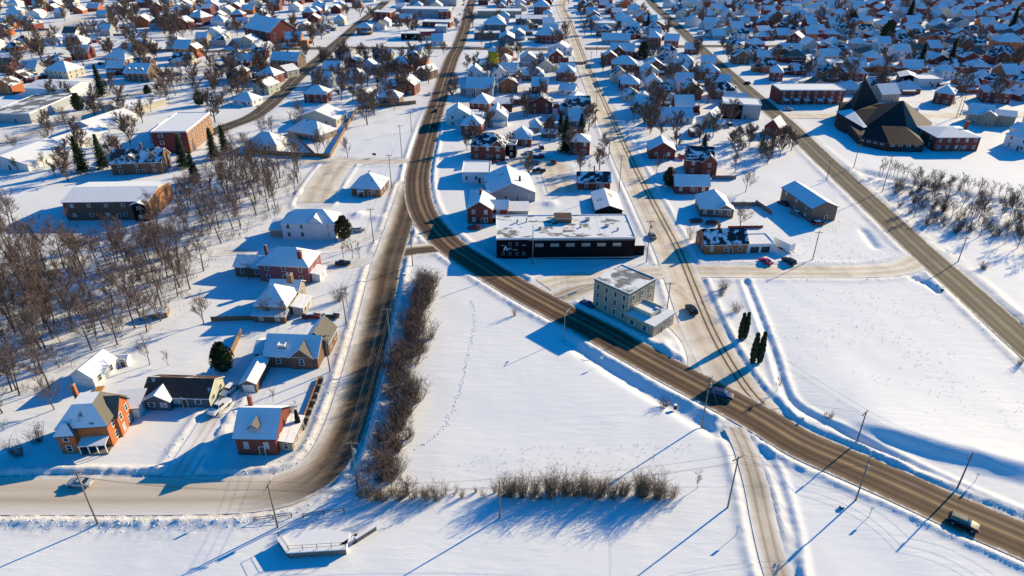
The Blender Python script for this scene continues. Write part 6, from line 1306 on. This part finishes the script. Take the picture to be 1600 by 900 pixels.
car('black car parked by the mauve brick house', (-51.10,183.53), 8, 'sedan', 'black')
car('grey car parked beside the brown-green cedar', (-51.29,208.15), 15, 'sedan', 'silver', True)
car('magenta-red car before the white double garage', (77.06,184.80), 120, 'sedan', 'magenta')
car('black car right of the magenta-red car', (84.07,184.80), 115, 'suv', 'black')
car('dark car in the drive of the porch bungalow, left', (63.06,215.53), 185, 'sedan', 'black')
car('second dark car in the drive of the porch bungalow', (68.14,213.92), 180, 'sedan', 'navy')
car('red pickup with snowy roof in the house yard behind the gabled house', (13.13,295.81), 95, 'van', 'maroon', True)
car('pink-white car below the red van in the yard', (12.73,285.17), 95, 'sedan', 'red', True)
car('white car left in the crowded house yard', (7.57,289.53), 170, 'sedan', 'white', True)
car('dark snow-capped car in the crowded house yard', (9.63,283.46), 165, 'sedan', 'black', True)
car('grey car at the front of the crowded house yard', (9.69,275.98), 160, 'sedan', 'grey')
car('small maroon car alone in the yard shade', (17.54,276.79), 95, 'sedan', 'maroon')
car('black pickup on the lit snow yard', (10.95,265.73), 178, 'pickup', 'black')
car('white van at the side of the large red brick house', (-2.17,279.26), 95, 'van', 'white')
car('dark red car by the large red brick house', (-8.11,277.61), 175, 'sedan', 'maroon')
car('maroon car left of the grey hip house drive', (-52.80,153.09), 4, 'sedan', 'maroon', True)
car('dark car right of the maroon car', (-47.74,153.09), 4, 'sedan', 'black', True)
car('dark car at the barn, upper', (98.53,231.02), 118, 'sedan', 'navy')
car('dark snow-topped car at the barn, lower', (99.76,222.20), 118, 'sedan', 'grey', True)
car('purple-dark car in front of the barn gable', (104.19,213.38), 10, 'sedan', 'maroon', True)
car('red car beside the red brick house at the black building', (-12.68,209.70), 175, 'sedan', 'maroon')
car('small car in the shade of the beige corner building', (20.51,159.34), 130, 'sedan', 'blue')
car('white car on the main road, nearest the fenced houses', (-46.98,395.81), 84, 'sedan', 'white')
car('dark car on the main road, upper of two in tree shadow', (-39.83,359.63), 80, 'sedan', 'black')
car('dark car on the main road, lower of two in tree shadow', (-38.44,332.16), 80, 'sedan', 'black')
car('pale car stopped near the church street corner', (146.71,362.21), 0, 'sedan', 'silver')
car('black car on the diagonal street curb', (143.29,423.10), 110, 'sedan', 'black')
for i, (px, cl, ds) in enumerate((((-46.82,645.36), 'white', 'nearest white car in the far main road queue'), ((-46.31,692.25), 'black', 'black car in the far main road queue'), ((-51.37,722.64), 'silver', 'silver car in the far main road queue'), ((-48.26,755.60), 'grey', 'grey car in the far main road queue'), ((-52.81,796.88), 'maroon', 'maroon car farthest up the main road'))):
    car(ds, px, 90, 'sedan', cl)
k = 0; cr = random.Random(77)
while k < 46:
    x0, y0, c0 = cr.choice(HSPOT)[:3]
    x, y = x0 + cr.choice((-1, 1)) * (c0 + 1.5), y0 - cr.uniform(1, 7)
    if y0 < 260 or y0 > 700 or near_road(x, y, 1.0) or any(math.hypot(x - a, y - b) < c * .7 + 1.5 for a, b, c in HSPOT): continue
    cl = cr.choice(('black', 'white', 'grey', 'silver', 'red', 'navy', 'maroon')); rg = region(x, y); k += 1
    car('%s car parked in a town yard, %s' % (cl, rg), (x, y), 90 + cr.gauss(0, 8), cr.choice(('sedan', 'suv')), cl, cr.random() < .5, True)
# camper trailer
def camper():
    x, y = (86.05,195.00); root = empty('camper_trailer', (x, y, 0), R(118)); tag(root, 'white boxy camper trailer with snow on top beside the garage', 'trailer')
    m = MB(); wall_mesh(m, 6.6, 2.4, 2.7, 'flat', 0, .5); m.build('shell', M['white_paint'], root)
    m = MB(); solid(m, [([(-3.3, -1.2, 2.9), (3.3, -1.2, 2.9), (3.3, 1.2, 2.9), (-3.3, 1.2, 2.9)], 't')], .22); m.build('roof', [M['roof_full'], M['trim'], M['trim']], root)
    for s in (-.45, .45):
        for t in (-1, 1): m = MB(); m.tube([(s, t * 1.1 - .1, .36), (s, t * 1.1 + .1, .36)], .36, 12, 0, True); m.build('wheel', M['tyre'], root)
    for s in (-1.8, .4, 2.0): m = MB(); m.box((s, -1.2, 1.9), (.9, .06, .6)); m.build('window', M['pane'], root)
    m = MB(); m.box((-3.9, 0, .5), (1.4, .12, .1)); m.build('drawbar', M['black'], root)
camper()

# ================================================================ FENCES, WALLS, SMALL THINGS
def plank_fence(label, a, b, h=1.9, mat='wood', pw=.9):
    A = Vector(a); B = Vector(b); L = (B - A).length; t = (B - A) / L; rz = math.atan2(t.y, t.x)
    root = empty('plank_fence', (A.x, A.y, 0), rz); tag(root, label, 'fence', 'plank fences')
    n = max(2, int(L / pw)); w = L / n
    p = MB(); p.box((0, 0, h / 2 - .2), (w - .03, .06, h + .4)); pm = p.mesh('plank', [M[mat]])
    for i in range(n): obj('plank', pm, root, ((i + .5) * w, 0, tr.uniform(-.05, .05)))
    q = MB(); q.box((L / 2, .07, h * .75), (L, .06, .1)); q.box((L / 2, .07, h * .25), (L, .06, .1)); q.build('rail', M[mat], root)
plank_fence('long brown plank fence along the small left street', (-116.57,289.53), (-78.72,283.46))
plank_fence('brown plank fence running uphill beside the open lot', (-78.37,284.32), (-82.18,362.21))
plank_fence('brown plank fence across the top of the open lot', (-81.76,363.51), (-52.58,375.58))
plank_fence('inner plank fence between the fenced houses', (-103.84,318.20), (-85.42,286.04), 1.7)
plank_fence('dark board fence behind the porch bungalow', (79.14,229.81), (89.32,229.81), 1.6, 'wood_grey')
plank_fence('board fence right of the tall gabled brick house', (79.27,257.54), (88.92,257.54), 1.6, 'wood_grey')
plank_fence('slanting board fence in the garden above the barn path', (88.69,232.24), (91.23,221.63), 1.6, 'wood_grey')
plank_fence('red-brown low wall behind the orange cottage', (72.59,210.22), (84.60,210.74), .9, 'door_red')
plank_fence('board fence behind the teal bungalow', (-67.43,130.84), (-68.74,145.99), 1.6, 'wood')
plank_fence('dark fence in the yards below the grey hip house', (-78.68,151.50), (-67.16,152.13), 1.4, 'wood')
def rail_fence(label, pts, h=1.1, mat='black', name='guard_rail'):
    root = empty(name, (pts[0][0], pts[0][1], 0)); tag(root, label, 'railing'); o = pts[0]
    for a, b in zip(pts, pts[1:]):
        A = Vector(a) - Vector(o); B = Vector(b) - Vector(o); n = max(1, int((B - A).length / 2.4))
        for z in (h * .55, h): m = MB(); m.tube([(A.x, A.y, z), (B.x, B.y, z)], .06, 4); m.build('rail', M[mat], root)
        for i in range(n + 1):
            q = A.lerp(B, i / n); m = MB(); m.box((0, 0, h / 2 - .3), (.12, .12, h + .6)); m.build('post', M[mat], root, (q.x, q.y, 0))
rail_fence('dark road guard rail below the left bend, left piece', [(-45.39,84.84), (-39.17,86.00)])
rail_fence('dark road guard rail below the left bend, right piece', [(-37.04,85.71), (-30.05,87.02)])
def basin():
    o = (-37.33,79.08); root = empty('walled_basin', (o[0], o[1], 0)); tag(root, 'low stone-walled snowy platform with wire fence beside the culvert', 'wall')
    pts = [Vector((-39.56,80.41)) - Vector(o), Vector((-37.10,77.52)) - Vector(o), Vector((-27.75,78.29)) - Vector(o)]
    for i, (a, b) in enumerate(zip(pts, pts[1:])):
        L = (b - a).length; t = (b - a) / L; rz = math.atan2(t.y, t.x); n = int(L / 1.0); c = (a + b) / 2
        for k in range(n):
            for r in range(3):
                q = a + t * ((k + .5 + (.5 if r == 1 and k < n - 1 else 0)) * L / n)
                m = MB(); m.box((0, 0, 0), (L / n - .06, .7 + tr.uniform(-.06, .06), .52)); m.build('stone_block', M['stone'], root, (q.x, q.y, .0 + r * .56 - .1), rz)
        m = MB(); m.box((0, 0, 0), (L + .3, .95, .2)); m.build('coping', M['snow_plain'], root, (c.x, c.y, 1.42 + .01 * i), rz)
        for k in range(n // 2 + 1):
            q = a + t * (k * L / max(1, n // 2)); m = MB(); m.box((0, 0, .6), (.08, .08, 1.3)); m.build('fence_post', M['black'], root, (q.x, q.y, 1.4))
        for z in (1.95, 2.6): m = MB(); m.box((0, 0, 0), (L, .04, .04)); m.build('fence_wire', M['black'], root, (c.x, c.y, z), rz)
    back = [Vector((-27.82,81.76)) - Vector(o), Vector((-37.50,82.45)) - Vector(o)]
    poly = [pts[0], pts[1], pts[2], back[0], back[1]]
    m = MB(); m.add([(p.x, p.y, z) for z in (-.5, 1.12) for p in poly], [(5, 6, 7, 8, 9)] + [(i, (i + 1) % 5, 5 + (i + 1) % 5, 5 + i) for i in range(5)]); m.build('snow_bed', M['snow_plain'], root)
basin()
def culvert():
    o = (-25.63,80.68); root = empty('culvert', (o[0], o[1], 0)); tag(root, 'concrete culvert head with slanted timber wing wall and dark mouth', 'culvert')
    a = Vector((-26.56,80.41)) - Vector(o); b = Vector((-23.64,83.14)) - Vector(o); t = (b - a).normalized(); rz = math.atan2(t.y, t.x); L = (b - a).length
    for k in range(3):
        m = MB(); m.box((0, 0, 0), (L, .24, .36)); m.build('timber', M['wood_grey'], root, ((a.x + b.x) / 2, (a.y + b.y) / 2, .1 + .4 * k), rz)
    m = MB(); m.box((0, 0, 0), (L + .2, .5, .14)); m.build('snow_cap', M['snow_plain'], root, ((a.x + b.x) / 2, (a.y + b.y) / 2, 1.15), rz)
    m = MB(); m.box((0, 0, .0), (1.6, 1.6, .5)); m.build('mouth', M['black'], root, (-1.4, .4, 0), rz)
    m = MB(); m.box((0, 0, .4), (2.6, .5, 1.2)); m.box((0, 0, 1.05), (2.8, .7, .14), 1); m.build('headwall', [M['concrete'], M['snow_plain']], root, (-2.2, -.9, 0), rz)
culvert()
def stone_wall():
    A = Vector((-43.27,109.08)); B = Vector((-43.53,126.62)); L = (B - A).length; t = (B - A) / L; rz = math.atan2(t.y, t.x)
    root = empty('garden_wall', (A.x, A.y, 0), rz); tag(root, 'dark stone garden wall with timber top beside the left road', 'wall')
    n = int(L / .9)
    for k in range(n):
        m = MB(); s = tr.uniform(.6, .95); m.box((0, 0, 0), (.78, s, s)); m.build('stone', M['black' if k % 3 else 'stone'], root, ((k + .5) * L / n, tr.uniform(-.1, .1), .25 + tr.uniform(0, .2)))
    m = MB(); m.box((L / 2, .75, .4), (L, .2, .8)); m.build('timber_edge', M['wood_orange'], root)
stone_wall()
def lumber(label, a, b):
    A = Vector(a); B = Vector(b); t = B - A; rz = math.atan2(t.y, t.x); root = empty('lumber_stack', (A.x, A.y, 0), rz); tag(root, label, 'lumber')
    for i in range(5):
        for j in range(2): m = MB(); m.box((t.length / 2, i * .32 - .7, .2 + j * .22), (t.length, .28, .2)); m.build('board', M['wood_orange'], root)
lumber('orange stack of lumber behind the orange brick house', (-92.14,118.28), (-92.66,123.28))
def hut():
    house('wooden_hut', 'small brown wooden hut at the edge of the left wood', (-92.65,152.61,3.90,14.2), 3.4, 2.0, 'gx', .8, 'wood', 'roof_snow', {'f': 1}, cat='hut', near=True, ov=.2)
hut()
for lab, q, w, h in (('small hydrant-like red marker by the main road bank', (61.30,111.90), .3, .9), ('green utility box in the snow at the fork', (-31.51,176.19), .7, .9), ('dark snow-capped bin in the field corner', (35.31,116.10), .6, .9), ('dark mailbox on the snow above the right field ditch', (121.25,167.44), .6, .8), ('round dark marker stone by the lamp pole', (59.51,88.07), .6, .5)):
    root = empty('roadside_marker', (q[0], q[1], 0)); tag(root, lab, 'marker')
    m = MB(); m.box((0, 0, h / 2 - .1), (w, w, h + .2)); m.build('body', M['red_paint' if 'red' in lab else 'black'], root)
    m = MB(); m.box((0, 0, h + .06), (w * 1.1, w * 1.1, .12)); m.build('cap', M['snow_plain'], root)
def signpost(label, q, h=2.6):
    root = empty('sign_post', (q[0], q[1], 0)); tag(root, label, 'sign'); m = MB(); m.cyl((0, 0), .05, -.4, h, 6); m.build('post', M['metal_grey'], root); m = MB(); m.box((0, -.06, h - .35), (.6, .04, .7)); m.build('plate', M['white_paint'], root)
signpost('small white road sign near the right embankment', (87.24,94.33)); signpost('small road sign on the near verge by the lamp pole', (63.53,86.00)); signpost('small road sign beside the dirt track', (38.68,81.90)); signpost('small road sign in the field below the corner shadow', (21.04,131.87)); signpost('small road sign left of the guard rails', (-54.65,83.71), 1.6)
def board_sign():
    q = (-59.33,284.32); root = empty('lot_sign', (q[0], q[1], 0)); tag(root, 'small dark sign board at the lower edge of the open lot', 'sign')
    for s in (-.6, .6): m = MB(); m.box((s, 0, .8), (.1, .1, 2.0)); m.build('post', M['wood_grey'], root)
    m = MB(); m.box((0, -.08, 1.5), (1.6, .06, .9)); m.build('board', M['black'], root)
board_sign()
